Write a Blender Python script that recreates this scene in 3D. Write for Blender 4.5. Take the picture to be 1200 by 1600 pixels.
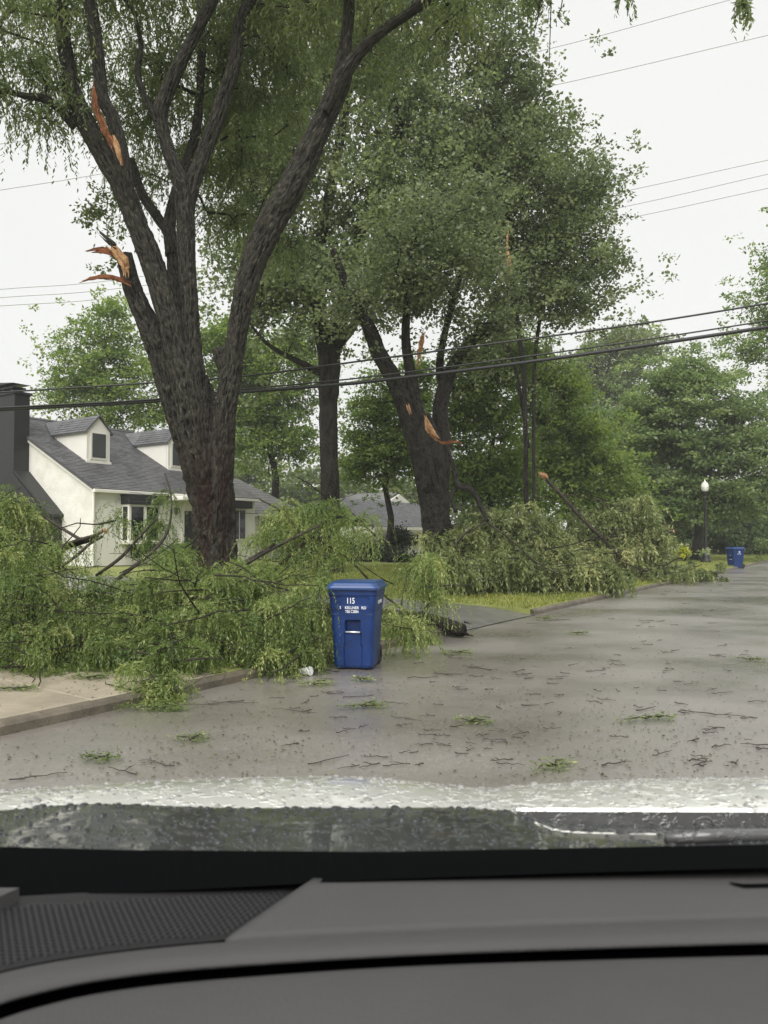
import bpy, math, random
import numpy as np
from mathutils import Vector, Matrix

for o in list(bpy.data.objects):
    bpy.data.objects.remove(o)
scene = bpy.context.scene
col = scene.collection
rng = np.random.default_rng(7)
random.seed(7)

# ------------------------------------------------------------------ camera
FPX = 1164.0                      # focal length in pixels of the 1200 x 1600 photograph
EYE = np.array([0.0, 0.0, 1.6])
PITCH = math.atan(38 / FPX)
cam_d = bpy.data.cameras.new('camera')
cam = bpy.data.objects.new('camera', cam_d)
col.objects.link(cam)
cam.location = EYE
cam.rotation_euler = (math.pi / 2 + PITCH, 0, 0)
cam_d.sensor_fit = 'VERTICAL'
cam_d.sensor_height = 24.0
cam_d.lens = 24.0 * FPX / 1600
cam_d.clip_start = 0.02
cam_d.clip_end = 3000
cam_d.dof.use_dof = True
cam_d.dof.focus_distance = 12.0
cam_d.dof.aperture_fstop = 4.6
scene.camera = cam

# ------------------------------------------------------------------ overcast sky and weak sun
SUN_EL, SUN_AZ = math.radians(52), math.radians(195)      # behind the cloud, over the right shoulder
world = bpy.data.worlds.new('World')
scene.world = world
world.use_nodes = True
wt = world.node_tree
wt.nodes.clear()
w_out = wt.nodes.new('ShaderNodeOutputWorld')
w_bg = wt.nodes.new('ShaderNodeBackground')
w_sky = wt.nodes.new('ShaderNodeTexSky')
w_sky.sky_type = 'NISHITA'
w_sky.sun_disc = False
w_sky.sun_elevation = SUN_EL
w_sky.sun_rotation = SUN_AZ
w_sky.air_density = 1.0
w_sky.dust_density = 4.0
w_sky.ozone_density = 1.0
w_co = wt.nodes.new('ShaderNodeTexCoord')
w_nz = wt.nodes.new('ShaderNodeTexNoise')
w_nz.inputs['Scale'].default_value = 2.2
w_nz.inputs['Detail'].default_value = 4
w_rp = wt.nodes.new('ShaderNodeValToRGB')
w_rp.color_ramp.elements[0].position = 0.3
w_rp.color_ramp.elements[0].color = (5.65, 5.65, 5.52, 1)
w_rp.color_ramp.elements[1].position = 0.72
w_rp.color_ramp.elements[1].color = (6.05, 6.0, 5.85, 1)
w_mx = wt.nodes.new('ShaderNodeMixRGB')
w_mx.inputs['Fac'].default_value = 0.95                    # cloud cover over the clear sky
wt.links.new(w_co.outputs['Generated'], w_nz.inputs['Vector'])
wt.links.new(w_nz.outputs['Fac'], w_rp.inputs['Fac'])
wt.links.new(w_sky.outputs['Color'], w_mx.inputs['Color1'])
wt.links.new(w_rp.outputs['Color'], w_mx.inputs['Color2'])
wt.links.new(w_mx.outputs['Color'], w_bg.inputs['Color'])
w_bg.inputs['Strength'].default_value = 0.05
wt.links.new(w_bg.outputs['Background'], w_out.inputs['Surface'])

sun_d = bpy.data.lights.new('sun', 'SUN')
sun_d.energy = 1.5
sun_d.angle = math.radians(60)
sun_d.color = (1.0, 0.975, 0.94)
sun = bpy.data.objects.new('sun', sun_d)
col.objects.link(sun)
sd = Vector((math.sin(SUN_AZ) * math.cos(SUN_EL), math.cos(SUN_AZ) * math.cos(SUN_EL), math.sin(SUN_EL)))
sun.rotation_euler = sd.to_track_quat('Z', 'Y').to_euler()

vs = scene.view_settings
vs.view_transform = 'Standard'
vs.look = 'None'
vs.exposure = 1.75
vs.gamma = 1.0
vs.use_curve_mapping = False
scene.cycles.max_bounces = 8
scene.cycles.diffuse_bounces = 4
scene.cycles.transparent_max_bounces = 12
scene.cycles.use_denoising = True

# ------------------------------------------------------------------ measuring helpers
def ray(u, v):
    c = (800 - v) / FPX
    return np.array([(u - 600) / FPX, math.cos(PITCH) - math.sin(PITCH) * c, math.sin(PITCH) + math.cos(PITCH) * c])
def at(u, v, Y):                       # the point seen at pixel u, v that lies Y metres ahead
    r = ray(u, v)
    return EYE + r * (Y / r[1])
def on_z(u, v, z=0.0):                 # the point seen at pixel u, v on the level plane z
    r = ray(u, v)
    return EYE + r * ((z - EYE[2]) / r[2])
def px(Y):
    return Y / FPX
RD = np.array([0.5547, 0.8320, 0.0])   # along the kerb, away from the camera
ND = np.array([-0.8320, 0.5547, 0.0])  # from the kerb towards the houses
K0 = np.array([-3.0, 6.1, 0.0])
KERB = 0.11
def rc(a, b, z=0.0):
    return K0 + RD * a + ND * b + np.array([0, 0, z])
def ground_z(p):
    p = np.asarray(p)
    b = (p[..., 0] - K0[0]) * ND[0] + (p[..., 1] - K0[1]) * ND[1]
    return np.where(b > 0.0, KERB + 0.02 * np.clip(b, 0, 40), 0.0)

# ------------------------------------------------------------------ object helpers
def tag(o, label=None, cat=None, group=None, kind=None):
    if label: o['label'] = label
    if cat: o['category'] = cat
    if group: o['group'] = group
    if kind: o['kind'] = kind
    return o
def empty(name, loc, label, cat, group=None):
    o = bpy.data.objects.new(name, None)
    o.empty_display_size = 0.2
    o.location = Vector(loc)
    col.objects.link(o)
    return tag(o, label, cat, group)
def link(name, me, mat, parent=None):
    o = bpy.data.objects.new(name, me)
    if mat is not None:
        if not me.materials: me.materials.append(mat)
    col.objects.link(o)
    if parent is not None:
        o.parent = parent
        q = Vector((0, 0, 0)); p = parent
        while p is not None:
            q = q + p.location; p = p.parent
        o.location = -q if not parent.get('local') else Vector((0, 0, 0))
    return o

class MB:
    """collects vertices and faces in world space, builds one mesh"""
    def __init__(s):
        s.v = []; s.f = []; s.bk = []; s.rg = []; s.n = 0
    def add(s, verts, faces, bk=None, rg=None):
        verts = np.asarray(verts, float)
        s.v.append(verts)
        s.bk.append(np.asarray(bk, float) if bk is not None else verts)
        s.rg.append(np.asarray(rg, float) if rg is not None else np.full(len(verts), 0.5))
        s.f += [tuple(i + s.n for i in f) for f in faces]
        s.n += len(verts)
        return s
    def box(s, p0, ax, ay, az):
        p0, ax, ay, az = (np.asarray(q, float) for q in (p0, ax, ay, az))
        v = [p0, p0 + ax, p0 + ax + ay, p0 + ay, p0 + az, p0 + ax + az, p0 + ax + ay + az, p0 + ay + az]
        return s.add(v, [(0, 3, 2, 1), (4, 5, 6, 7), (0, 1, 5, 4), (1, 2, 6, 5), (2, 3, 7, 6), (3, 0, 4, 7)])
    def bx(s, x0, x1, y0, y1, z0, z1):
        return s.box((x0, y0, z0), (x1 - x0, 0, 0), (0, y1 - y0, 0), (0, 0, z1 - z0))
    def prism(s, poly, ext):
        """polygon (list of 3-D points) pushed along ext"""
        poly = np.asarray(poly, float); n = len(poly); ext = np.asarray(ext, float)
        f = [tuple(range(n))[::-1], tuple(range(n, 2 * n))]
        f += [(i, (i + 1) % n, n + (i + 1) % n, n + i) for i in range(n)]
        return s.add(np.vstack([poly, poly + ext]), f)
    def loft(s, rows, close=False):
        rows = np.asarray(rows, float); a, b = rows.shape[:2]
        f = []
        for i in range(a - 1):
            for j in range(b if close else b - 1):
                k = (j + 1) % b
                f.append((i * b + j, i * b + k, (i + 1) * b + k, (i + 1) * b + j))
        return s.add(rows.reshape(-1, 3), f)
    def tube(s, pts, rad, sides=6, ridge=0.0, ridges=9, cap=True, seed=0):
        pts = np.asarray(pts, float); rad = np.asarray(rad, float); n = len(pts)
        tg = np.gradient(pts, axis=0)
        tg /= np.linalg.norm(tg, axis=1)[:, None] + 1e-9
        ref = np.array([1.0, 0, 0]) if abs(tg[0][0]) < 0.8 else np.array([0, 1.0, 0])
        u = np.cross(tg[0], ref); u /= np.linalg.norm(u)
        th = np.arange(sides) * 2 * math.pi / sides
        ln = np.concatenate([[0], np.cumsum(np.linalg.norm(np.diff(pts, axis=0), axis=1))])
        V = []; B = []; RG = []
        gr = np.random.default_rng(seed + 11)
        def noise(cells, cell_len):
            rowsn = int(ln[-1] / cell_len) + 3
            G = gr.uniform(0, 1, (rowsn, cells))
            a = ln / cell_len; ia = a.astype(int); fa = (a - ia)[:, None]; fa = fa * fa * (3 - 2 * fa)
            wob = 0.35 * np.sin(ln * 2.3 + seed)[:, None]
            t = (th / (2 * math.pi) * cells)[None] + wob; it = np.floor(t).astype(int); ft = t - it; ft = ft * ft * (3 - 2 * ft)
            g00 = G[ia[:, None], it % cells]; g01 = G[ia[:, None], (it + 1) % cells]
            g10 = G[ia[:, None] + 1, it % cells]; g11 = G[ia[:, None] + 1, (it + 1) % cells]
            return (g00 * (1 - ft) + g01 * ft) * (1 - fa) + (g10 * (1 - ft) + g11 * ft) * fa
        if ridge > 0:
            n1 = noise(ridges, 0.20); n2 = noise(ridges * 2, 0.09); n3 = noise(5, 0.7)
            h = 0.62 * (1 - np.abs(2 * n1 - 1)) ** 0.8 + 0.38 * (1 - np.abs(2 * n2 - 1))
            R = rad[:, None] * (1 + 0.10 * (n3 - 0.5)) + np.minimum(rad[:, None], 0.30) * ridge * (h - 0.55)
        else:
            h = np.full((n, sides), 0.5); R = np.repeat(rad[:, None], sides, 1)
        for i in range(n):
            u = u - tg[i] * np.dot(u, tg[i]); u /= np.linalg.norm(u) + 1e-9
            w = np.cross(tg[i], u)
            r = R[i]
            V.append(pts[i] + np.outer(np.cos(th) * r, u) + np.outer(np.sin(th) * r, w))
            B.append(np.stack([np.cos(th) * rad[i], np.sin(th) * rad[i], np.full(sides, ln[i] + seed * 3.7)], 1))
        V = np.vstack(V); B = np.vstack(B)
        f = []
        for i in range(n - 1):
            for j in range(sides):
                k = (j + 1) % sides
                f.append((i * sides + j, i * sides + k, (i + 1) * sides + k, (i + 1) * sides + j))
        if cap:
            f.append(tuple(range(sides))[::-1]); f.append(tuple((n - 1) * sides + j for j in range(sides)))
        return s.add(V, f, B, h.ravel())
    def lathe(s, c, prof, sides=16):
        """prof: list of (r, z)"""
        c = np.asarray(c, float)
        th = np.arange(sides) * 2 * math.pi / sides
        rows = [c + np.stack([np.cos(th) * r, np.sin(th) * r, np.full(sides, z)], 1) for r, z in prof]
        return s.loft(rows, True)
    def mesh(s, name, smooth=False):
        me = bpy.data.meshes.new(name)
        v = np.vstack(s.v)
        me.from_pydata(v.tolist(), [], s.f)
        a = me.attributes.new('bk', 'FLOAT_VECTOR', 'POINT')
        a.data.foreach_set('vector', np.vstack(s.bk).astype(np.float32).ravel())
        a = me.attributes.new('ridge', 'FLOAT', 'POINT')
        a.data.foreach_set('value', np.concatenate(s.rg).astype(np.float32))
        if smooth:
            me.polygons.foreach_set('use_smooth', np.ones(len(me.polygons), bool))
        me.update()
        return me
    def build(s, name, mat, parent=None, smooth=False):
        return link(name, s.mesh(name, smooth), mat, parent)

def bevel(o, w=0.01, seg=2):
    m = o.modifiers.new('bevel', 'BEVEL'); m.width = w; m.segments = seg; m.limit_method = 'ANGLE'
    return o

def leaf_object(name, base, dr, side, L, W, tint, mat, parent):
    """one mesh of many pointed, folded leaves"""
    n = len(base)
    nr = np.cross(dr, side)
    mid = base + dr * (L * 0.45)[:, None]
    lift = nr * (W * 0.5)[:, None]
    V = np.stack([base, mid + side * W[:, None] + lift, base + dr * L[:, None], mid - side * W[:, None] + lift], 1).reshape(-1, 3)
    me = bpy.data.meshes.new(name)
    me.vertices.add(4 * n); me.loops.add(4 * n); me.polygons.add(n)
    me.vertices.foreach_set('co', V.astype(np.float32).ravel())
    me.loops.foreach_set('vertex_index', np.arange(4 * n, dtype=np.int32))
    me.polygons.foreach_set('loop_start', np.arange(0, 4 * n, 4, dtype=np.int32))
    a = me.attributes.new('tint', 'FLOAT', 'FACE')
    a.data.foreach_set('value', tint.astype(np.float32))
    me.update(calc_edges=True)
    return link(name, me, mat, parent)

# ------------------------------------------------------------------ materials
def new_mat(name):
    m = bpy.data.materials.new(name); m.use_nodes = True
    nt = m.node_tree; nt.nodes.clear()
    out = nt.nodes.new('ShaderNodeOutputMaterial')
    return m, nt, out
def N(nt, kind, **kw):
    n = nt.nodes.new(kind)
    for k, v in kw.items():
        if k in n.inputs: n.inputs[k].default_value = v
        else: setattr(n, k, v)
    return n
def ramp(nt, fac, stops):
    r = nt.nodes.new('ShaderNodeValToRGB')
    el = r.color_ramp.elements
    while len(el) < len(stops): el.new(0.5)
    for e, (p, c) in zip(el, stops):
        e.position = p; e.color = (*c, 1) if len(c) == 3 else c
    nt.links.new(fac, r.inputs['Fac'])
    return r.outputs['Color']
def plain(name, c, rough=0.6, metal=0.0, spec=0.5, noise=0.0, scale=8.0, bump=0.0, bscale=40.0, coat=0.0, stretch=None):
    m, nt, out = new_mat(name)
    b = N(nt, 'ShaderNodeBsdfPrincipled', Roughness=rough, Metallic=metal)
    b.inputs['Specular IOR Level'].default_value = spec
    b.inputs['Coat Weight'].default_value = coat
    b.inputs['Base Color'].default_value = (*c, 1)
    tc = N(nt, 'ShaderNodeTexCoord')
    vec = tc.outputs['Object']
    if stretch:
        mp = N(nt, 'ShaderNodeMapping'); mp.inputs['Scale'].default_value = stretch
        nt.links.new(vec, mp.inputs['Vector']); vec = mp.outputs['Vector']
    if noise > 0:
        nz = N(nt, 'ShaderNodeTexNoise', Scale=scale, Detail=6.0, Roughness=0.62)
        nt.links.new(vec, nz.inputs['Vector'])
        cc = ramp(nt, nz.outputs['Fac'], [(0.28, tuple(x * (1 - noise) for x in c)), (0.72, tuple(min(1, x * (1 + noise)) for x in c))])
        nt.links.new(cc, b.inputs['Base Color'])
    if bump > 0:
        n2 = N(nt, 'ShaderNodeTexNoise', Scale=bscale, Detail=5.0)
        nt.links.new(vec, n2.inputs['Vector'])
        bp = N(nt, 'ShaderNodeBump', Strength=bump, Distance=0.02)
        nt.links.new(n2.outputs['Fac'], bp.inputs['Height'])
        nt.links.new(bp.outputs['Normal'], b.inputs['Normal'])
    nt.links.new(b.outputs['BSDF'], out.inputs['Surface'])
    return m
def leaf_mat(name, dark, light, yellow, trans=0.3, rough=0.42):
    m, nt, out = new_mat(name)
    at_ = N(nt, 'ShaderNodeAttribute'); at_.attribute_name = 'tint'
    c = ramp(nt, at_.outputs['Fac'], [(0.0, dark), (0.6, light), (1.0, yellow)])
    b = N(nt, 'ShaderNodeBsdfPrincipled', Roughness=rough)
    b.inputs['Specular IOR Level'].default_value = 0.45
    nt.links.new(c, b.inputs['Base Color'])
    t = N(nt, 'ShaderNodeBsdfTranslucent')
    hs = N(nt, 'ShaderNodeHueSaturation', Saturation=1.15, Value=1.3)
    nt.links.new(c, hs.inputs['Color']); nt.links.new(hs.outputs['Color'], t.inputs['Color'])
    mx = N(nt, 'ShaderNodeMixShader', Fac=trans)
    nt.links.new(b.outputs['BSDF'], mx.inputs[1]); nt.links.new(t.outputs['BSDF'], mx.inputs[2])
    nt.links.new(mx.outputs['Shader'], out.inputs['Surface'])
    return m
def bark_mat(name, dark, light, lichen=None, red=None, scale=1.0, bump=0.9):
    m, nt, out = new_mat(name)
    at_ = N(nt, 'ShaderNodeAttribute'); at_.attribute_name = 'bk'
    mp = N(nt, 'ShaderNodeMapping'); mp.inputs['Scale'].default_value = (13 * scale, 13 * scale, 4.2 * scale)
    nt.links.new(at_.outputs['Vector'], mp.inputs['Vector'])
    n1 = N(nt, 'ShaderNodeTexNoise', Scale=2.2, Detail=8.0, Roughness=0.68, Distortion=0.6)
    nt.links.new(mp.outputs['Vector'], n1.inputs['Vector'])
    vo = N(nt, 'ShaderNodeTexVoronoi', Scale=1.6); vo.feature = 'DISTANCE_TO_EDGE'
    nt.links.new(mp.outputs['Vector'], vo.inputs['Vector'])
    ar = N(nt, 'ShaderNodeAttribute'); ar.attribute_name = 'ridge'       # furrow 0, crest of a bark plate 1
    ma = N(nt, 'ShaderNodeMath'); ma.operation = 'MULTIPLY_ADD'; ma.inputs[1].default_value = 0.55
    mb_ = N(nt, 'ShaderNodeMath'); mb_.operation = 'MULTIPLY'; mb_.inputs[1].default_value = 0.5
    nt.links.new(n1.outputs['Fac'], mb_.inputs[0])
    nt.links.new(ar.outputs['Fac'], ma.inputs[0]); nt.links.new(mb_.outputs['Value'], ma.inputs[2])
    c = ramp(nt, ma.outputs['Value'], [(0.42, dark), (0.53, tuple(0.35 * (p + q) for p, q in zip(dark, light))), (0.72, light)])  # crests weathered lighter; furrows darkened in the colour to deepen their shade
    if lichen:
        n2 = N(nt, 'ShaderNodeTexNoise', Scale=2.6, Detail=9.0, Roughness=0.8)
        nt.links.new(mp.outputs['Vector'], n2.inputs['Vector'])
        fr = ramp(nt, n2.outputs['Fac'], [(0.54, (0, 0, 0)), (0.68, (0.9, 0.9, 0.9))])
        mx = N(nt, 'ShaderNodeMixRGB'); mx.inputs['Color2'].default_value = (*lichen, 1)
        nt.links.new(fr, mx.inputs['Fac']); nt.links.new(c, mx.inputs['Color1']); c = mx.outputs['Color']
    if red:                                   # stripped, red-brown inner bark low on the trunk
        tc = N(nt, 'ShaderNodeTexCoord')
        sx = N(nt, 'ShaderNodeSeparateXYZ'); nt.links.new(tc.outputs['Object'], sx.inputs['Vector'])
        mr = N(nt, 'ShaderNodeMapRange'); mr.inputs['From Min'].default_value = 4.0; mr.inputs['From Max'].default_value = 2.2
        nt.links.new(sx.outputs['Z'], mr.inputs['Value'])
        m3 = N(nt, 'ShaderNodeMapping'); m3.inputs['Scale'].default_value = (7, 7, 0.55)
        nt.links.new(at_.outputs['Vector'], m3.inputs['Vector'])
        n3 = N(nt, 'ShaderNodeTexNoise', Scale=1.4, Detail=4.0, Roughness=0.6)
        nt.links.new(m3.outputs['Vector'], n3.inputs['Vector'])
        rr = ramp(nt, n3.outputs['Fac'], [(0.44, (0, 0, 0)), (0.54, (1, 1, 1))])
        mm = N(nt, 'ShaderNodeMath'); mm.operation = 'MULTIPLY'
        nt.links.new(mr.outputs['Result'], mm.inputs[0]); nt.links.new(rr, mm.inputs[1])
        n4 = N(nt, 'ShaderNodeTexNoise', Scale=5.0, Detail=5.0)
        nt.links.new(mp.outputs['Vector'], n4.inputs['Vector'])
        rc_ = ramp(nt, n4.outputs['Fac'], [(0.35, tuple(x * 0.45 for x in red)), (0.6, red), (0.74, (red[0] * 2.2, red[1] * 2.6, red[2] * 2.6))])
        mx = N(nt, 'ShaderNodeMixRGB')
        nt.links.new(mm.outputs['Value'], mx.inputs['Fac']); nt.links.new(c, mx.inputs['Color1']); nt.links.new(rc_, mx.inputs['Color2']); c = mx.outputs['Color']
    b = N(nt, 'ShaderNodeBsdfPrincipled', Roughness=0.7)
    b.inputs['Specular IOR Level'].default_value = 0.22
    nt.links.new(c, b.inputs['Base Color'])
    ad = N(nt, 'ShaderNodeMath'); ad.operation = 'ADD'
    mu = N(nt, 'ShaderNodeMath'); mu.operation = 'MULTIPLY'; mu.inputs[1].default_value = 1.2
    nt.links.new(vo.outputs['Distance'], mu.inputs[0])
    nt.links.new(mu.outputs['Value'], ad.inputs[0]); nt.links.new(n1.outputs['Fac'], ad.inputs[1])
    bp = N(nt, 'ShaderNodeBump', Strength=bump, Distance=0.09)
    nt.links.new(ad.outputs['Value'], bp.inputs['Height'])
    nt.links.new(bp.outputs['Normal'], b.inputs['Normal'])
    nt.links.new(b.outputs['BSDF'], out.inputs['Surface'])
    return m

def road_mat():
    m, nt, out = new_mat('wet_asphalt')
    tc = N(nt, 'ShaderNodeTexCoord')
    n1 = N(nt, 'ShaderNodeTexNoise', Scale=0.42, Detail=5.0, Roughness=0.6)       # damp and drier sheets
    mp = N(nt, 'ShaderNodeMapping'); mp.inputs['Rotation'].default_value = (0, 0, math.atan2(RD[1], RD[0]) * -1); mp.inputs['Scale'].default_value = (0.8, 1.2, 1)
    nt.links.new(tc.outputs['Object'], mp.inputs['Vector'])
    nt.links.new(mp.outputs['Vector'], n1.inputs['Vector'])
    n2 = N(nt, 'ShaderNodeTexNoise', Scale=95.0, Detail=3.0, Roughness=0.8)       # aggregate
    nt.links.new(tc.outputs['Object'], n2.inputs['Vector'])
    vo = N(nt, 'ShaderNodeTexVoronoi', Scale=70.0)
    nt.links.new(tc.outputs['Object'], vo.inputs['Vector'])
    c0 = ramp(nt, n1.outputs['Fac'], [(0.30, (0.142, 0.130, 0.119)), (0.50, (0.172, 0.158, 0.146)), (0.72, (0.205, 0.190, 0.176))])
    sp = ramp(nt, vo.outputs['Color'], [(0.2, (0.84, 0.83, 0.82)), (0.75, (1.02, 1.01, 0.99)), (0.93, (1.4, 1.37, 1.3))])
    mx = N(nt, 'ShaderNodeMixRGB'); mx.blend_type = 'MULTIPLY'; mx.inputs['Fac'].default_value = 1.0
    nt.links.new(c0, mx.inputs['Color1']); nt.links.new(sp, mx.inputs['Color2'])
    b = N(nt, 'ShaderNodeBsdfPrincipled')
    b.inputs['Specular IOR Level'].default_value = 0.5
    nt.links.new(mx.outputs['Color'], b.inputs['Base Color'])
    rr = ramp(nt, n1.outputs['Fac'], [(0.36, (0.26, 0.26, 0.26)), (0.62, (0.44, 0.44, 0.44))])
    nt.links.new(rr, b.inputs['Roughness'])
    b.inputs['Coat Weight'].default_value = 1.0; b.inputs['Coat IOR'].default_value = 1.7
    nt.links.new(rr, b.inputs['Coat Roughness'])
    bp = N(nt, 'ShaderNodeBump', Strength=0.18, Distance=0.005)
    nt.links.new(n2.outputs['Fac'], bp.inputs['Height'])
    nt.links.new(bp.outputs['Normal'], b.inputs['Normal']); nt.links.new(bp.outputs['Normal'], b.inputs['Coat Normal'])
    nt.links.new(b.outputs['BSDF'], out.inputs['Surface'])
    return m
def brick_mat(name, c, mortar, rough=0.7, bump=0.4, rot=0.0, spec=0.4):
    m, nt, out = new_mat(name)
    tc = N(nt, 'ShaderNodeTexCoord')
    # along-wall coordinate: rotate so that the wall's horizontal becomes x + y
    mp = N(nt, 'ShaderNodeMapping'); mp.inputs['Rotation'].default_value = (0, 0, -math.atan2(RD[1], RD[0]))
    nt.links.new(tc.outputs['Object'], mp.inputs['Vector'])
    sx = N(nt, 'ShaderNodeSeparateXYZ'); nt.links.new(mp.outputs['Vector'], sx.inputs['Vector'])
    ad = N(nt, 'ShaderNodeMath'); ad.operation = 'ADD'
    nt.links.new(sx.outputs['X'], ad.inputs[0]); nt.links.new(sx.outputs['Y'], ad.inputs[1])
    cb = N(nt, 'ShaderNodeCombineXYZ')
    nt.links.new(ad.outputs['Value'], cb.inputs['X']); nt.links.new(sx.outputs['Z'], cb.inputs['Y'])
    br = N(nt, 'ShaderNodeTexBrick', Scale=1.0)
    br.inputs['Brick Width'].default_value = 0.215; br.inputs['Row Height'].default_value = 0.075
    br.inputs['Mortar Size'].default_value = 0.007
    br.inputs['Color1'].default_value = (*c, 1); br.inputs['Color2'].default_value = (*[x * 0.93 for x in c], 1); br.inputs['Mortar'].default_value = (*mortar, 1)
    nt.links.new(cb.outputs['Vector'], br.inputs['Vector'])
    nz = N(nt, 'ShaderNodeTexNoise', Scale=1.7, Detail=6.0, Roughness=0.65)
    nt.links.new(tc.outputs['Object'], nz.inputs['Vector'])
    dirt = ramp(nt, nz.outputs['Fac'], [(0.3, (0.84, 0.82, 0.78)), (0.6, (1, 1, 1))])
    mx = N(nt, 'ShaderNodeMixRGB'); mx.blend_type = 'MULTIPLY'; mx.inputs['Fac'].default_value = 1
    nt.links.new(br.outputs['Color'], mx.inputs['Color1']); nt.links.new(dirt, mx.inputs['Color2'])
    b = N(nt, 'ShaderNodeBsdfPrincipled', Roughness=rough)
    b.inputs['Specular IOR Level'].default_value = spec
    nt.links.new(mx.outputs['Color'], b.inputs['Base Color'])
    bp = N(nt, 'ShaderNodeBump', Strength=bump, Distance=0.012); bp.invert = True
    nt.links.new(br.outputs['Fac'], bp.inputs['Height']); nt.links.new(bp.outputs['Normal'], b.inputs['Normal'])
    nt.links.new(b.outputs['BSDF'], out.inputs['Surface'])
    return m
def drop_mat(name, c, metal, rough, scale, strength, coat=1.0):
    """paint or plastic covered with beads of rain: rounded bumps of uneven size"""
    m, nt, out = new_mat(name)
    tc = N(nt, 'ShaderNodeTexCoord')
    nz = N(nt, 'ShaderNodeTexNoise', Scale=scale * 0.35, Detail=2.0)
    nt.links.new(tc.outputs['Object'], nz.inputs['Vector'])
    mv = N(nt, 'ShaderNodeMixRGB'); mv.inputs['Fac'].default_value = 0.08
    nt.links.new(tc.outputs['Object'], mv.inputs['Color1']); nt.links.new(nz.outputs['Color'], mv.inputs['Color2'])
    v1 = N(nt, 'ShaderNodeTexVoronoi', Scale=scale); v1.feature = 'SMOOTH_F1'
    nt.links.new(mv.outputs['Color'], v1.inputs['Vector'])
    v2 = N(nt, 'ShaderNodeTexVoronoi', Scale=scale * 2.7)
    nt.links.new(mv.outputs['Color'], v2.inputs['Vector'])
    ad = N(nt, 'ShaderNodeMath'); ad.operation = 'MULTIPLY_ADD'; ad.inputs[1].default_value = 0.5
    nt.links.new(v2.outputs['Distance'], ad.inputs[0]); nt.links.new(v1.outputs['Distance'], ad.inputs[2])
    rp = ramp(nt, ad.outputs['Value'], [(0.15, (1, 1, 1)), (0.62, (0, 0, 0))])
    b = N(nt, 'ShaderNodeBsdfPrincipled', Roughness=rough, Metallic=metal)
    b.inputs['Base Color'].default_value = (*c, 1)
    b.inputs['Coat Weight'].default_value = coat
    b.inputs['Coat Roughness'].default_value = 0.04
    bp = N(nt, 'ShaderNodeBump', Strength=strength, Distance=0.006)
    nt.links.new(rp, bp.inputs['Height'])
    nt.links.new(bp.outputs['Normal'], b.inputs['Normal']); nt.links.new(bp.outputs['Normal'], b.inputs['Coat Normal'])
    nt.links.new(b.outputs['BSDF'], out.inputs['Surface'])
    return m

M = {}
M['road'] = road_mat()
M['drive'] = plain('dark_wet_asphalt', (0.13, 0.126, 0.12), 0.22, noise=0.25, scale=3, bump=0.4, bscale=120)
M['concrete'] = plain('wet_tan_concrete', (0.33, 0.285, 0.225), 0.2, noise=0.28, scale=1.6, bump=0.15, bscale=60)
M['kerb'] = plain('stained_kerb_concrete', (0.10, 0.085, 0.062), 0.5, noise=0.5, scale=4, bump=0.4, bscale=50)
M['lawn'] = plain('lawn_soil', (0.17, 0.19, 0.05), 0.9, noise=0.35, scale=1.2, bump=0.6, bscale=40)
M['ground'] = plain('meadow_green', (0.075, 0.10, 0.028), 0.9, noise=0.4, scale=0.6, bump=0.5, bscale=20)
M['grass'] = leaf_mat('grass_blades', (0.13, 0.165, 0.034), (0.26, 0.28, 0.062), (0.42, 0.38, 0.13), 0.3, 0.5)
M['weep'] = leaf_mat('fallen_locust_leaves', (0.056, 0.098, 0.025), (0.178, 0.240, 0.070), (0.42, 0.45, 0.175), 0.44)
M['weep_r'] = leaf_mat('fallen_willow_oak_leaves', (0.072, 0.106, 0.036), (0.215, 0.255, 0.098), (0.45, 0.46, 0.21), 0.4)
M['weep_up'] = leaf_mat('locust_crown_leaves', (0.075, 0.104, 0.042), (0.170, 0.215, 0.088), (0.28, 0.31, 0.125), 0.5)
M['oak'] = leaf_mat('oak_leaves', (0.080, 0.110, 0.052), (0.180, 0.222, 0.102), (0.29, 0.32, 0.15), 0.5)
M['oak2'] = leaf_mat('dull_oak_leaves', (0.080, 0.108, 0.054), (0.178, 0.215, 0.105), (0.28, 0.31, 0.15), 0.5)
M['bright'] = leaf_mat('fresh_green_leaves', (0.085, 0.135, 0.032), (0.190, 0.265, 0.072), (0.32, 0.38, 0.115), 0.55)
M['maple'] = leaf_mat('maple_leaves', (0.075, 0.118, 0.046), (0.175, 0.240, 0.092), (0.30, 0.36, 0.145), 0.5)
M['pale'] = leaf_mat('hazy_far_leaves', (0.095, 0.130, 0.050), (0.175, 0.220, 0.090), (0.27, 0.31, 0.13), 0.4)
M['olive'] = leaf_mat('olive_leaves', (0.06, 0.075, 0.03), (0.12, 0.14, 0.05), (0.2, 0.21, 0.08), 0.3)
M['dark'] = leaf_mat('evergreen_leaves', (0.012, 0.022, 0.010), (0.030, 0.050, 0.018), (0.06, 0.09, 0.03), 0.15)
M['yellow'] = leaf_mat('yellow_flowers', (0.2, 0.26, 0.03), (0.5, 0.52, 0.04), (0.7, 0.7, 0.08), 0.2)
M['pink'] = leaf_mat('pink_flowers', (0.12, 0.07, 0.05), (0.35, 0.16, 0.15), (0.5, 0.3, 0.28), 0.2)
M['redleaf'] = leaf_mat('red_leaves', (0.10, 0.05, 0.03), (0.25, 0.07, 0.05), (0.4, 0.15, 0.1), 0.2)
M['litter'] = leaf_mat('torn_leaves', (0.05, 0.04, 0.025), (0.10, 0.10, 0.035), (0.30, 0.30, 0.10), 0.15)
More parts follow.
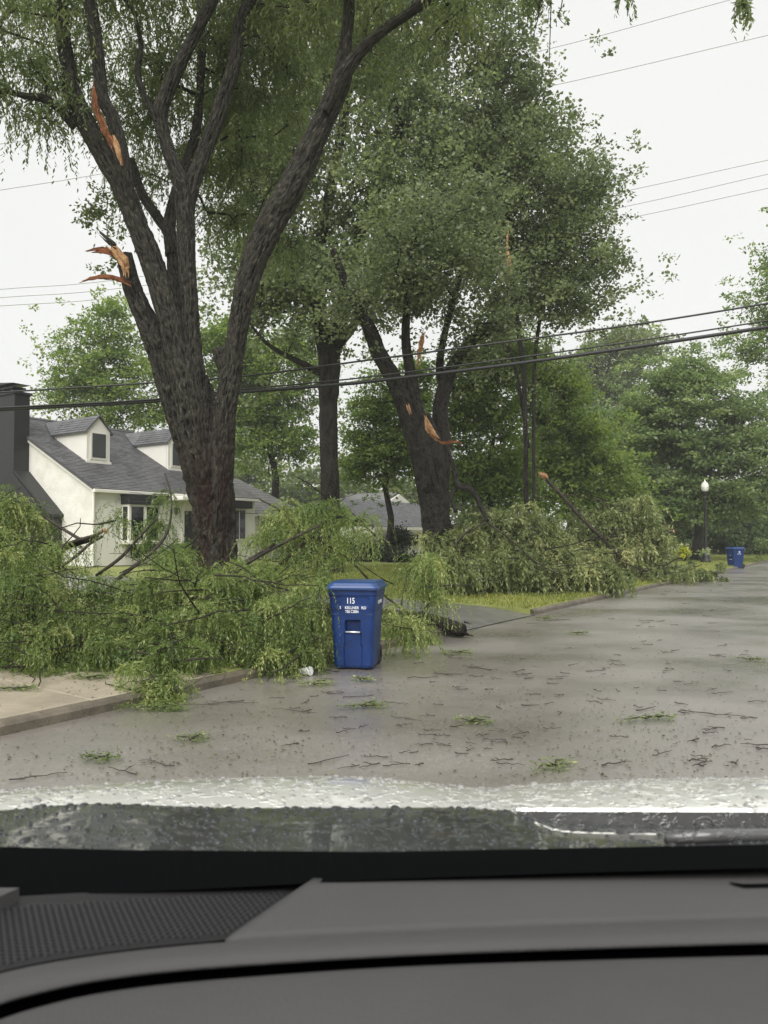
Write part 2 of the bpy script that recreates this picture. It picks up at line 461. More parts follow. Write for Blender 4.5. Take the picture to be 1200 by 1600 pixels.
M['bark1'] = bark_mat('wet_locust_bark', (0.002, 0.0018, 0.0015), (0.040, 0.036, 0.028), lichen=(0.15, 0.152, 0.11), red=(0.030, 0.014, 0.011), scale=0.8, bump=0.8)
M['bark2'] = bark_mat('oak_bark', (0.006, 0.0055, 0.0045), (0.042, 0.036, 0.028), lichen=(0.09, 0.086, 0.06))
M['bark3'] = bark_mat('dark_wet_bark', (0.003, 0.0027, 0.0024), (0.034, 0.030, 0.024), lichen=(0.10, 0.097, 0.072))
M['twig'] = bark_mat('twig_bark', (0.012, 0.010, 0.008), (0.060, 0.050, 0.038), scale=2.5, bump=0.4)
M['stick'] = plain('wet_brown_stick', (0.030, 0.021, 0.016), 0.5, noise=0.4, scale=30)
M['wood'] = bark_mat('torn_orange_wood', (0.32, 0.125, 0.055), (0.62, 0.37, 0.19), scale=3.0, bump=0.7)
M['woodred'] = bark_mat('torn_red_heartwood', (0.10, 0.034, 0.018), (0.32, 0.125, 0.055), scale=3.0, bump=0.7)
M['brick_white'] = brick_mat('white_painted_brick', (0.71, 0.70, 0.65), (0.65, 0.635, 0.58), 0.6, 0.5)
M['brick_black'] = brick_mat('black_painted_brick', (0.013, 0.0135, 0.015), (0.009, 0.009, 0.010), 0.45, 0.8, spec=0.45)
M['white'] = plain('white_trim_paint', (0.70, 0.68, 0.62), 0.45, noise=0.05, scale=3)
M['siding'] = plain('cream_siding_paint', (0.67, 0.655, 0.60), 0.5, noise=0.04, scale=2)
M['black'] = plain('black_trim_paint', (0.016, 0.017, 0.018), 0.32, noise=0.2, scale=6)
M['shingle'] = plain('grey_asphalt_shingle', (0.075, 0.075, 0.080), 0.42, noise=0.5, scale=2.4, bump=0.5, bscale=60)
M['shingle2'] = plain('pale_asphalt_shingle', (0.12, 0.118, 0.115), 0.5, noise=0.3, scale=3, bump=0.5, bscale=60)
M['roofbase'] = plain('roof_underlay', (0.06, 0.06, 0.065), 0.8)
M['glass'] = plain('dark_window_glass', (0.012, 0.015, 0.016), 0.06, spec=0.6)
M['screen'] = plain('window_screen', (0.05, 0.055, 0.055), 0.5)
M['bin'] = plain('blue_bin_plastic', (0.006, 0.026, 0.112), 0.42, spec=0.3, noise=0.28, scale=4, bump=0.05, bscale=200)
M['bin_lid'] = plain('blue_lid_plastic', (0.012, 0.042, 0.145), 0.28, noise=0.08, scale=5)
M['bin_dark'] = plain('dirty_blue_plastic', (0.020, 0.042, 0.115), 0.5, noise=0.3, scale=7)
M['rubber'] = plain('black_rubber', (0.012, 0.012, 0.012), 0.7)
M['print'] = plain('white_lettering', (0.72, 0.74, 0.76), 0.6)
M['steel'] = plain('bright_metal', (0.75, 0.75, 0.74), 0.3, metal=0.6)
M['lamp_black'] = plain('black_cast_iron', (0.012, 0.012, 0.013), 0.4)
M['globe'] = plain('white_lamp_globe', (0.82, 0.80, 0.76), 0.3)
M['wire'] = plain('black_cable_sheath', (0.012, 0.012, 0.013), 0.5)
M['wire_grey'] = plain('weathered_aluminium_wire', (0.36, 0.36, 0.36), 0.5)
M['cup'] = plain('white_paper_cup', (0.75, 0.75, 0.74), 0.5, noise=0.1, scale=20)
M['paint'] = drop_mat('wet_silver_car_paint', (0.86, 0.86, 0.82), 0.45, 0.30, 36, 0.9)
M['cowl'] = drop_mat('wet_dark_plastic', (0.035, 0.037, 0.038), 0.0, 0.3, 66, 0.6)
M['wiper'] = drop_mat('wet_grey_plastic', (0.05, 0.05, 0.05), 0.0, 0.4, 60, 0.4)
M['car_black'] = plain('matt_black_band', (0.0025, 0.0028, 0.003), 0.95, spec=0.02)
M['dash'] = plain('grey_soft_plastic', (0.060, 0.059, 0.059), 0.6, spec=0.3, noise=0.10, scale=2.5, bump=0.3, bscale=420)
M['dash_dark'] = plain('charcoal_grille_plastic', (0.017, 0.017, 0.018), 0.55, spec=0.2)
M['grille_rib'] = plain('grille_ribs', (0.040, 0.040, 0.042), 0.5, spec=0.3)
M['hole'] = plain('grille_holes', (0.006, 0.006, 0.007), 0.8, spec=0.1)
M['bead_light'] = plain('water_bead_on_paint', (0.22, 0.22, 0.21), 0.25, spec=0.3)
M['bead_dark'] = plain('water_bead_on_plastic', (0.03, 0.033, 0.033), 0.25, spec=0.3)
gm, gnt, gout = new_mat('clear_windscreen')
gt = N(gnt, 'ShaderNodeBsdfTransparent'); gt.inputs['Color'].default_value = (0.985, 0.99, 0.985, 1)
gnt.links.new(gt.outputs['BSDF'], gout.inputs['Surface'])
M['windscreen'] = gm

# ------------------------------------------------------------------ ground, road, kerb, lawns
def sheet(name, quads, mat, kind='structure'):
    mb = MB()
    for q in quads: mb.add(q, [tuple(range(len(q)))])
    return tag(mb.build(name, mat), kind=kind)
sheet('ground', [[(-900, -400, -0.03), (900, -400, -0.03), (900, 1500, -0.03), (-900, 1500, -0.03)]], M['ground'])
sheet('road', [[rc(-60, -9.6, 0.004), rc(400, -9.6, 0.004), rc(400, 0.02, 0.004), rc(-60, 0.02, 0.004)]], M['road'])
DR0, DR1 = 7.3, 10.9                    # the side driveway, measured along the kerb
def lawn_slab(name, a0, a1, b0, b1, mat, off=0.0):
    na, nb = 2, 12
    rows = []
    for b in np.linspace(b0, b1, nb):
        rows.append([rc(a, b, KERB + 0.02 * min(b, 40) + off) for a in np.linspace(a0, a1, na)])
    return tag(MB().loft(rows).build(name, mat), kind='structure')
lawn_slab('lawn', -60, DR0, 0.08, 60, M['lawn'])
lawn_slab('lawn', DR1, 300, 0.08, 60, M['lawn'])
# driveway: ramps up from the road
rows = []
for b, z in ((-0.02, 0.012), (0.4, 0.05), (1.2, KERB + 0.02), (4, KERB + 0.078), (10, KERB + 0.198), (24, KERB + 0.478)):
    rows.append([rc(DR0 - 0.02, b, z), rc((DR0 + DR1) / 2, b, z + 0.01), rc(DR1 + 0.02, b, z)])
tag(MB().loft(rows).build('driveway', M['drive']), kind='structure')
for a_ in (DR0, DR1):
    rows = [[rc(a_, b, 0.0), rc(a_, b, KERB + 0.02 * b)] for b in np.linspace(0.0, 24, 8)]
    tag(MB().loft(rows).build('lawn_edge', M['lawn']), kind='structure')
def kerb(a0, a1, b0=0.0, side=1, end=True):
    mb = MB()
    prof = [(0.0, -0.02), (0.0, 0.075), (0.022, KERB - 0.004), (0.04, KERB + 0.006), (0.085, KERB + 0.006), (0.085, -0.02)]
    n = max(2, int((a1 - a0) / 1.5))
    rows = [[rc(a, b0 + side * b, z) for b, z in prof] for a in np.linspace(a0, a1, n)]
    mb.loft(rows); mb.add(rows[0], [tuple(range(6))]); mb.add(rows[-1], [tuple(range(6))])
    return tag(mb.build('kerb', M['kerb']), kind='structure')
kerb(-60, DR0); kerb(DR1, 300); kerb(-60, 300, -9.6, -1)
sheet('lawn', [[rc(-60, -60, KERB), rc(300, -60, KERB), rc(300, -9.75, KERB), rc(-60, -9.75, KERB)]], M['lawn'])
# tan concrete slabs behind the kerb, each slab its own piece
walk = tag(bpy.data.objects.new('sidewalk', None), kind='structure'); col.objects.link(walk)
for i in range(-7, 2):
    for j in range(4):
        a0, b0 = i * 1.52 - 0.75, 0.09 + j * 1.45
        dz = rng.uniform(-0.004, 0.004)
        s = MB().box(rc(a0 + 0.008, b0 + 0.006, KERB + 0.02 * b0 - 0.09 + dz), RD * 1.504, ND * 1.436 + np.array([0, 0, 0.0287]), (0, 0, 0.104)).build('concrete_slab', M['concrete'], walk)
        bevel(s, 0.008, 2)

# grass blades on the lawns that show
def grass(name, regions, n, h=(0.04, 0.10), w=0.006):
    B = []
    for (a0, a1, b0, b1, wt_) in regions:
        k = int(n * wt_)
        a = rng.uniform(a0, a1, k); b = b0 + (b1 - b0) * rng.uniform(0, 1, k) ** 1.2
        p = K0 + np.outer(a, RD) + np.outer(b, ND)
        p[:, 2] = KERB + 0.02 * np.clip(b, 0, 40) - 0.005
        B.append(p)
    B = np.vstack(B); k = len(B)
    az = rng.uniform(0, 6.28, k); tilt = rng.uniform(0.1, 0.9, k)
    d = np.stack([np.cos(az) * np.sin(tilt), np.sin(az) * np.sin(tilt), np.cos(tilt)], 1)
    s = np.stack([-np.sin(az), np.cos(az), np.zeros(k)], 1)
    patch = 0.5 + 0.5 * np.sin(B[:, 0] * 1.7 + np.sin(B[:, 1] * 1.1)) * np.sin(B[:, 1] * 0.9 + 1)
    L = rng.uniform(*h, k)
    t = np.clip(0.25 + 0.4 * patch + rng.normal(0, 0.16, k), 0, 1)
    o = leaf_object(name, B, d, s, L, np.full(k, w), t, M['grass'], None)
    return tag(o, 'short wet lawn grass behind the kerb', 'grass', kind='stuff')
grass('grass', [(DR1, 26, 0.14, 12, 0.7), (26, 60, 0.14, 8, 0.3)], 70000, (0.05, 0.13), 0.009)

# ------------------------------------------------------------------ tree growing
def smooth_line(pts, step):
    """Catmull-Rom through rows (x, y, z, r), resampled about every step metres"""
    P = np.asarray(pts, float)
    P = np.vstack([2 * P[0] - P[1], P, 2 * P[-1] - P[-2]])
    out = []
    for i in range(1, len(P) - 2):
        n = max(2, int(np.linalg.norm(P[i + 1, :3] - P[i, :3]) / step))
        for t in np.linspace(0, 1, n, endpoint=False):
            a, b, c, d = P[i - 1], P[i], P[i + 1], P[i + 2]
            out.append(0.5 * (2 * b + (c - a) * t + (2 * a - 5 * b + 4 * c - d) * t * t + (3 * b - a - 3 * c + d) * t ** 3))
    out.append(P[-2])
    return np.array(out)
WT = 1.0
def trace(pix, d0, d1=None):
    """limb traced in the photograph: (u, v, half width) with its distance going from d0 to d1"""
    d1 = d0 if d1 is None else d1
    n = len(pix); out = []
    for i, q in enumerate(pix):
        d = q[3] if len(q) > 3 else d0 + (d1 - d0) * i / max(1, n - 1)
        p = at(q[0], q[1], d)
        a, b = pix[max(0, i - 1)], pix[min(n - 1, i + 1)]
        sl = abs(b[1] - a[1]) / (math.hypot(b[0] - a[0], b[1] - a[1]) + 1e-6)
        q = (q[0], q[1], q[2] * (max(0.68, sl) if q[2] > 9 else 1.0))       # widths were read off along the rows
        out.append([*p, q[2] * WT * px(d)])
    return out
def grow(limbs, pts, tip_r=0.012, seg=0.6, sag=0.1, seed=1, maxr=0.2, minr_attach=0.0):
    """joins every clump point to the nearest wood by a curved branch; returns the branch polylines with radii"""
    g = np.random.default_rng(seed)
    P = [l[:3] for L in limbs for l in L]
    n0 = len(P); par = [-1] * n0
    P = np.array(P, float)
    cap = n0 + len(pts) * 14 + 10
    A = np.zeros((cap, 3)); A[:n0] = P; n = n0
    from_root = np.min(np.linalg.norm(pts[:, None] - P[None], axis=2), axis=1) if len(pts) else np.zeros(0)
    chains = []
    par = np.full(cap, -1, int)
    for i in np.argsort(from_root):
        p = pts[i]
        d = np.linalg.norm(A[:n] - p, axis=1)
        cost = d + 0.35 * np.maximum(0, A[:n, 2] - p[2] + 0.3)
        k = int(np.argmin(cost)); dist = d[k]
        if dist < 0.05: continue
        m = int(min(12, max(2, dist / seg + 1)))
        a = A[k]; t = np.linspace(0, 1, m + 1)[1:]
        off = g.normal(0, 0.12 * dist, 3); off[2] = abs(off[2]) * 0.6 + sag * dist
        q = a + np.outer(t, p - a) + np.outer(np.sin(t * math.pi) * 1.0, off) + g.normal(0, 0.03 * dist, (m, 3)) * np.sin(t * math.pi)[:, None]
        ids = list(range(n, n + m))
        A[n:n + m] = q
        par[n] = k
        for j in range(1, m): par[n + j] = n + j - 1
        n += m
        chains.append([k] + ids)
    cnt = np.zeros(n)
    for c in chains: cnt[c[-1]] += 1
    for j in range(n - 1, n0 - 1, -1):
        if par[j] >= 0: cnt[par[j]] += cnt[j]
    r = np.minimum(maxr, tip_r * np.maximum(1, cnt) ** 0.45)
    out = []
    for c in chains:
        rr = r[c].copy(); rr[0] = rr[1]; rr[-1] = min(rr[-1], tip_r)
        out.append((A[c], rr))
    return out
def blob_points(blobs, n, seed, shell=0.55):
    """clump centres inside picture-traced ellipsoids: (u, v, ru, rv, distance, depth radius, weight)"""
    g = np.random.default_rng(seed)
    w = np.array([b[6] if len(b) > 6 else b[2] * b[3] for b in blobs], float); w /= w.sum()
    out = []
    for b, k in zip(blobs, (w * n).round().astype(int)):
        c = at(b[0], b[1], b[4]); s = px(b[4])
        v = g.normal(0, 1, (k, 3)); v /= np.linalg.norm(v, axis=1)[:, None]
        r = g.uniform(shell ** 3, 1, k) ** (1 / 3) if shell < 1 else np.ones(k)
        out.append(c + v * r[:, None] * np.array([b[2] * s, b[5], b[3] * s]))
    out = np.vstack(out)
    return out
def clump_leaves(pts, per, rad, leaf, seed, flat=0.5, wid=0.32, droop=0.25, bright=0.0):
    """broad leaves in loose rosettes spread over a low dome at every clump point"""
    g = np.random.default_rng(seed)
    n = len(pts); k = 9
    rr = rad * g.uniform(0.6, 1.35, n)
    sub = g.normal(0, 1, (n, k, 3)); sub /= np.linalg.norm(sub, axis=2)[..., None]
    sub *= g.uniform(0.35, 1.05, (n, k, 1)) * rr[:, None, None]
    sub[..., 2] = np.abs(sub[..., 2]) * flat * 1.3 - 0.12 * rr[:, None]
    c = (pts[:, None] + sub).reshape(-1, 3)
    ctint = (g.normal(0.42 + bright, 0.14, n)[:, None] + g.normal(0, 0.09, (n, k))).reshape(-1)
    cr = np.repeat(rr, k)
    m = max(1, per // k)
    base = np.repeat(c, m, 0); q = len(base)
    off = g.normal(0, 1, (q, 3)); off[:, 2] *= flat
    base = base + off * (np.repeat(cr, m) * 0.19)[:, None]
    d = off + g.normal(0, 0.7, (q, 3)); d[:, 2] -= droop
    d /= np.linalg.norm(d, axis=1)[:, None]
    up = g.normal(0, 0.6, (q, 3)); up[:, 2] += 1
    s = np.cross(d, up); s /= np.linalg.norm(s, axis=1)[:, None] + 1e-6
    L = leaf * g.uniform(0.6, 1.4, q)
    t = np.clip(np.repeat(ctint, m) + g.normal(0, 0.17, q), 0, 1)
    return base, d, s, L, L * wid, t
def weep_leaves(pts, strands, leaves, size, leaf, seed, up=0.5, wid=0.13, floor=True, bright=0.0, spread=0.55, away=None):
    """drooping strands hung with narrow leaflets; away: main direction of the strands of every point"""
    g = np.random.default_rng(seed)
    n = len(pts)
    q = n * strands
    p0 = np.repeat(pts, strands, 0) + g.normal(0, 0.07, (q, 3)) * size
    az = g.uniform(0, 6.283, q)
    h = np.stack([np.cos(az), np.sin(az), np.zeros(q)], 1)
    if away is not None: h = h * 0.6 + np.repeat(away, strands, 0)
    Ls = size * g.uniform(0.45, 1.15, q) * np.repeat(g.uniform(0.75, 1.25, n), strands)
    lift = up * g.uniform(0.2, 1.0, q)
    t = (np.arange(leaves) + 0.5) / leaves
    T = t[None] + g.uniform(-0.4, 0.4, (q, leaves)) / leaves
    hor = spread * (1 - (1 - T) ** 2) * Ls[:, None]
    ver = (lift[:, None] * T - (0.55 + lift[:, None]) * T * T * 1.15) * Ls[:, None]
    pos = p0[:, None] + h[:, None] * hor[..., None]
    pos[..., 2] += ver
    tanh = spread * 2 * (1 - T)
    tanv = lift[:, None] - 2.3 * (0.55 + lift[:, None]) * T
    tang = h[:, None] * tanh[..., None]; tang[..., 2] += tanv
    tang = tang.reshape(-1, 3); tang /= np.linalg.norm(tang, axis=1)[:, None] + 1e-6
    pos = pos.reshape(-1, 3); N_ = len(pos)
    rnd = g.normal(0, 1, (N_, 3)); sd_ = np.cross(tang, rnd); sd_ /= np.linalg.norm(sd_, axis=1)[:, None] + 1e-6
    d = tang * 0.75 + sd_ * g.uniform(0.3, 1.0, N_)[:, None]; d[:, 2] -= 0.25
    d /= np.linalg.norm(d, axis=1)[:, None]
    nr = g.normal(0, 0.6, (N_, 3)); nr[:, 2] += 0.8
    s = np.cross(d, nr); s /= np.linalg.norm(s, axis=1)[:, None] + 1e-6
    L = leaf * g.uniform(0.6, 1.3, N_)
    ct = np.repeat(np.repeat(g.normal(0.42 + bright, 0.17, n), strands) + g.normal(0, 0.11, q), leaves)
    tint = np.clip(ct + g.normal(0, 0.09, N_) + 0.08 * np.tile(t, q), 0, 1)
    if floor:
        z = ground_z(pos) + 0.01
        low = pos[:, 2] < z
        pos[low, 2] = z[low] + g.uniform(0, 0.05, low.sum())
        d[low, 2] = np.abs(d[low, 2]) * 0.15
        d /= np.linalg.norm(d, axis=1)[:, None]
    return pos, d, s, L, L * wid, tint
def cat(*ls):
    return [np.concatenate(x) for x in zip(*ls)]
def wood(limbs, chains, name, mat, parent, sides=16, step=0.12, ridge=0.09, bsides=5, ridges=11):
    mb = MB()
    for i, L in enumerate(limbs):
        S = smooth_line(L, step)
        big = max(S[:, 3]) > 0.1
        mb.tube(S[:, :3], np.maximum(S[:, 3], 0.004), sides if big else 8, ridge if big else ridge * 0.5, ridges, True, i)
    for i, (p, r) in enumerate(chains):
        mb.tube(p, r, bsides, 0, 5, False, i)
    return mb.build(name, mat, parent, smooth=True)
def limb_nodes(limbs, step):
    return [smooth_line(L, step) for L in limbs]
def splinter(pix, d, mat, parent, name='torn_wood', thick=0.5, seed=0):
    """a jagged shard of split wood along a traced line (u, v, half width)"""
    g = np.random.default_rng(seed)
    P = np.array(trace(pix, d)); S = smooth_line(P, 0.06)
    mb = MB()
    for k in range(4):
        i0 = int(g.integers(0, max(1, len(S) // 4))); i1 = int(len(S) - g.integers(0, max(1, len(S) // 3)))
        if i1 - i0 < 3: i0, i1 = 0, len(S)
        q = S[i0:i1].copy(); off = g.normal(0, 0.45, 3) * S[:, 3].mean()
        n = len(q); tp = np.sin(np.linspace(0.12, math.pi - 0.05, n)) ** 0.7
        pts = q[:, :3] + off + g.normal(0, 0.12, (n, 3)) * q[:, 3:4]
        mb.tube(pts, np.maximum(0.004, q[:, 3] * tp * g.uniform(0.4, 0.75)), 5, 0.2, 3, True, seed + k)
    return mb.build(name, mat, parent)

# ------------------------------------------------------------------ the big split street tree
D1 = 13.0
root1 = at(325, 975, D1); root1[2] = ground_z(root1)
t1 = empty('street_tree', root1, 'big split street tree with several dark forking trunks and reddish stripped bark', 'tree')
L1 = [
    trace([(340, 985, 62), (337, 950, 48), (335, 900, 39), (334, 850, 34), (333, 800, 35), (325, 740, 39), (318, 690, 41), (309, 640, 34), (302, 590, 22)], D1),
    trace([(333, 880, 8), (322, 800, 18), (306, 730, 23), (287, 670, 23), (268, 610, 22), (252, 560, 21), (228, 500, 18), (207, 450, 15), (194, 398, 13)], D1, 12.7),
    trace([(333, 880, 8), (325, 790, 18), (312, 710, 26), (295, 620, 26), (274, 530, 24), (251, 450, 23), (230, 390, 22), (214, 350, 21), (192, 295, 21), (166, 250, 21), (141, 205, 20), (117, 155, 19), (106, 116, 16)], 12.8, 12.2),
    trace([(208, 330, 5), (196, 280, 12), (186, 225, 12), (174, 180, 11), (161, 155, 11), (155, 105, 10), (146, 40, 11), (135, -40, 10), (122, -140, 8)], 12.3, 12.0),
    trace([(112, 130, 12), (99, 60, 10), (93, 0, 10), (84, -90, 8)], 12.3, 12.4),
    trace([(118, 198, 9), (95, 172, 8), (70, 155, 7), (40, 150, 5), (0, 143, 4), (-50, 160, 3)], 12.3, 11.6),
    trace([(333, 860, 6), (322, 740, 20), (308, 640, 22), (301, 560, 18), (296, 470, 15), (292, 400, 15), (290, 340, 16), (283, 290, 15), (264, 238, 12), (252, 195, 12), (254, 163, 13), (280, 102, 12), (308, 48, 11), (331, 0, 11), (352, -70, 9), (375, -160, 6)], 12.8, 12.2),
    trace([(290, 335, 14), (302, 285, 13), (318, 240, 13), (336, 195, 13), (352, 145, 12), (366, 100, 11), (377, 30, 10), (400, -10, 10), (440, -80, 8)], 12.6, 12.9),
    trace([(296, 600, 16), (285, 520, 13), (274, 440, 13), (266, 370, 12), (248, 342, 9), (222, 302, 8), (205, 250, 7)], 13.4, 14.0),
    trace([(268, 400, 11), (266, 340, 10), (285, 270, 8), (305, 210, 8), (312, 150, 7), (315, 60, 7), (310, -40, 5)], 13.6, 14.4),
    trace([(335, 890, 6), (340, 800, 17), (346, 720, 19), (351, 650, 17), (361, 585, 16), (371, 522, 16), (384, 452, 18), (404, 390, 22), (426, 345, 24), (452, 300, 24), (477, 250, 22), (500, 200, 19), (521, 155, 18), (535, 118, 16), (540, 70, 10), (545, 20, 9), (550, -60, 7)], 12.8, 12.2),
    trace([(508, 175, 5), (532, 125, 12), (560, 84, 12), (598, 48, 11), (640, 20, 10), (680, -15, 9), (730, -80, 6)], 12.2, 11.8),
    trace([(246, 185, 6), (225, 150, 5), (215, 110, 5), (220, 70, 4), (210, 20, 3)], 12.6, 12.9),
    trace([(360, 590, 12), (346, 565, 10), (341, 545, 9)], 12.7),
    trace([(868, -60, 1.2), (862, -10, 0.9), (860, 40, 0.8), (858, 105, 0.6)], 11.6),
    trace([(884, -60, 1.2), (878, 5, 0.8), (872, 25, 0.6), (884, 40, 0.4)], 11.7),
    trace([(846, -50, 1.2), (842, 20, 0.8), (836, 45, 0.6), (834, 70, 0.4)], 11.5),
    trace([(730, -80, 6), (790, -95, 5), (850, -75, 4), (900, -60, 3), (1000, -70, 3), (1160, -60, 2)], 11.8, 10.2),
]
for k_, f_ in ((0, 0.93), (1, 0.92), (2, 0.80), (3, 0.9), (6, 0.84), (7, 0.9), (8, 0.8), (9, 0.85), (10, 0.93)):
    for q_ in L1[k_]: q_[3] *= f_
WT = 0.92
g1 = blob_points([
    (20, 40, 120, 80, 12.0, 1.6), (30, 130, 90, 60, 11.8, 1.2), (130, 20, 140, 70, 13.6, 1.8), (280, 0, 150, 80, 13.6, 1.8),
    (420, 30, 120, 100, 14.0, 1.8), (545, 30, 120, 90, 13.0, 1.8), (200, 130, 80, 70, 14.2, 1.0), (390, 190, 70, 70, 14.6, 1.0),
    (100, -90, 230, 80, 12.4, 2.4), (340, -110, 240, 80, 12.8, 2.4), (560, -90, 180, 70, 12.4, 2.2), (740, -50, 90, 40, 11.6, 1.2),
    (690, 5, 90, 30, 12.2, 1.0), (235, 235, 80, 110, 15.5, 0.8), (335, 300, 60, 120, 15.5, 0.8), (400, 130, 100, 110, 15.5, 1.0), (420, 330, 60, 90, 15.8, 0.8), (310, 120, 90, 90, 15.2, 0.9)], 400, 3, 0.3)
ch1 = grow(limb_nodes(L1[2:], 0.4), g1, 0.008, 0.45, 0.12, 5, 0.06)
wood(L1, ch1, 'trunk', M['bark1'], t1, 110, 0.04, 0.34, 5, 26)
lv = weep_leaves(g1, 15, 22, 1.15, 0.095, 21, up=0.5, wid=0.16, floor=False)
side_pts = blob_points([(160, 340, 42, 42, 13.2, 0.4), (175, 412, 34, 16, 13.2, 0.3), (835, -8, 14, 6, 11.5, 0.2), (975, -12, 8, 5, 11.0, 0.1), (1160, -12, 7, 5, 9.5, 0.1), (600, 380, 30, 60, 13.0, 0.3)], 26, 8, 0.1)
hang = weep_leaves(np.array([at(835, -5, 11.5), at(850, -8, 11.6), at(822, -6, 11.4), at(975, -10, 11.0), at(1158, -4, 9.5), at(1163, 8, 9.5)]), 8, 18, 0.45, 0.09, 31, up=0.1, wid=0.16, floor=False, spread=0.25)
sp = clump_leaves(side_pts[:18], 60, 0.22, 0.075, 9)
leaf_object('crown', *cat(lv, sp, hang), M['weep_up'], t1)
# torn wood on it
tb = [([(146, 120, 3), (150, 160, 5), (162, 195, 5), (175, 222, 6), (186, 245, 4.5), (190, 257, 3)], 11.75, 'woodred'),
      ([(176, 205, 4), (184, 232, 6), (190, 256, 4)], 11.72, 'wood'),
      ([(135, 394, 2.5), (155, 390, 5), (175, 395, 6), (198, 412, 7)], 12.45, 'woodred'),
      ([(150, 358, 1.5), (165, 372, 4), (182, 385, 7), (190, 395, 7)], 12.5, 'bark1'),
      ([(160, 378, 2), (172, 388, 6), (185, 400, 8), (192, 415, 8), (196, 437, 4)], 12.4, 'wood'),
      ([(126, 442, 2), (140, 437, 4.5), (160, 434, 4), (180, 436, 4.5), (206, 446, 5)], 12.45, 'woodred'),
      ([(580, 422, 2), (582, 430, 4), (586, 437, 2)], 20.0, 'wood')]
for i, (pp, dd, mm) in enumerate(tb[:6]):
    splinter(pp, dd, M[mm], t1, 'torn_wood', seed=40 + i)

# ------------------------------------------------------------------ the other standing trees
def tree(name, label, limbs, blobs, n, per, rad, leaf, lmat, bmat, base, seed, tip=0.012, flat=0.6, sag=0.08, sides=32, bright=0.0, shell=0.5, group=None, wid=0.32, extra=None, maxr=0.16, step=0.25):
    base = np.array(base, float)
    t = empty(name, base, label, 'tree', group)
    pts = blob_points(blobs, n, seed, shell)
    ch = grow(limb_nodes(limbs, 0.6), pts, tip, 0.7, sag, seed + 1, maxr)
    wood(limbs, ch, 'trunk', M[bmat], t, sides, step, 0.28, 4, 16)
    # smaller side clumps along the outer branches, so that the crown has depth
    lv = clump_leaves(pts, per, rad, leaf, seed + 2, flat, wid, bright=bright)
    mids = np.array([p[int(len(p) * 0.6)] for p, r in ch])
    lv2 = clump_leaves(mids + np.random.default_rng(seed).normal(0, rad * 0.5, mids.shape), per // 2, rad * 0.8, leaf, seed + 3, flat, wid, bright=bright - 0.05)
    # stray sprays that break the outline
    gg = np.random.default_rng(seed + 7)
    out = pts - pts.mean(0); out /= np.linalg.norm(out, axis=1)[:, None] + 1e-6
    far_ = pts + (out + gg.normal(0, 0.6, out.shape)) * rad * gg.uniform(0.7, 1.6, (len(pts), 1))
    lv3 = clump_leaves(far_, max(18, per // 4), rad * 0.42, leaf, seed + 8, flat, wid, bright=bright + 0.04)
    leaf_object('crown', *cat(lv, lv2, lv3), M[lmat], t)
    return t

base2 = at(515, 905, 26.0); base2[2] = ground_z(base2)
t2 = tree('oak_tree', 'tall oak with one straight grey-brown trunk behind the big split tree', [
    [[*base2, 0.5]] + trace([(515, 850, 17), (516, 780, 15.5), (514, 700, 14.5), (513, 640, 15), (515, 575, 18), (512, 530, 18)], 26.0),
    trace([(512, 560, 15), (500, 500, 13), (494, 420, 11), (512, 320, 9), (540, 170, 7), (560, 20, 5), (575, -120, 3)], 26.0, 25.0),
    trace([(516, 560, 15), (532, 500, 13), (552, 400, 11), (592, 280, 9), (642, 160, 7), (700, 60, 5), (740, -40, 3)], 26.0, 26.5),
    trace([(510, 590, 6), (480, 572, 5.5), (448, 556, 4), (415, 535, 3), (390, 505, 2)], 26.0, 25.0),
    trace([(498, 480, 8), (460, 420, 7), (430, 330, 5), (400, 220, 4)], 26.0, 27.0),
    trace([(520, 545, 8), (545, 520, 7), (575, 470, 6), (620, 420, 5)], 26.0, 24.0)],
    [(425, 330, 90, 150, 26, 2.6, 22000), (400, 230, 60, 120, 26, 2.0, 11000), (440, 440, 80, 70, 25.5, 2.0, 9000), (560, 240, 150, 190, 26, 3.5), (690, 120, 130, 120, 26.5, 3.0), (590, 20, 170, 110, 26, 3.2), (430, 120, 110, 130, 26.5, 3.0),
     (470, 490, 110, 50, 25.5, 2.6), (600, 430, 110, 70, 24.5, 2.4), (650, 330, 130, 110, 26, 2.6), (775, 70, 60, 70, 26.5, 1.6), (800, 130, 55, 40, 26.5, 1.2), (600, -110, 220, 80, 26, 3.0)],
    560, 120, 0.95, 0.145, 'oak', 'bark2', base2, 100, 0.010, flat=0.75, wid=0.36)
splinter(tb[6][0], 23.5, M['wood'], t2, 'torn_wood', seed=51)

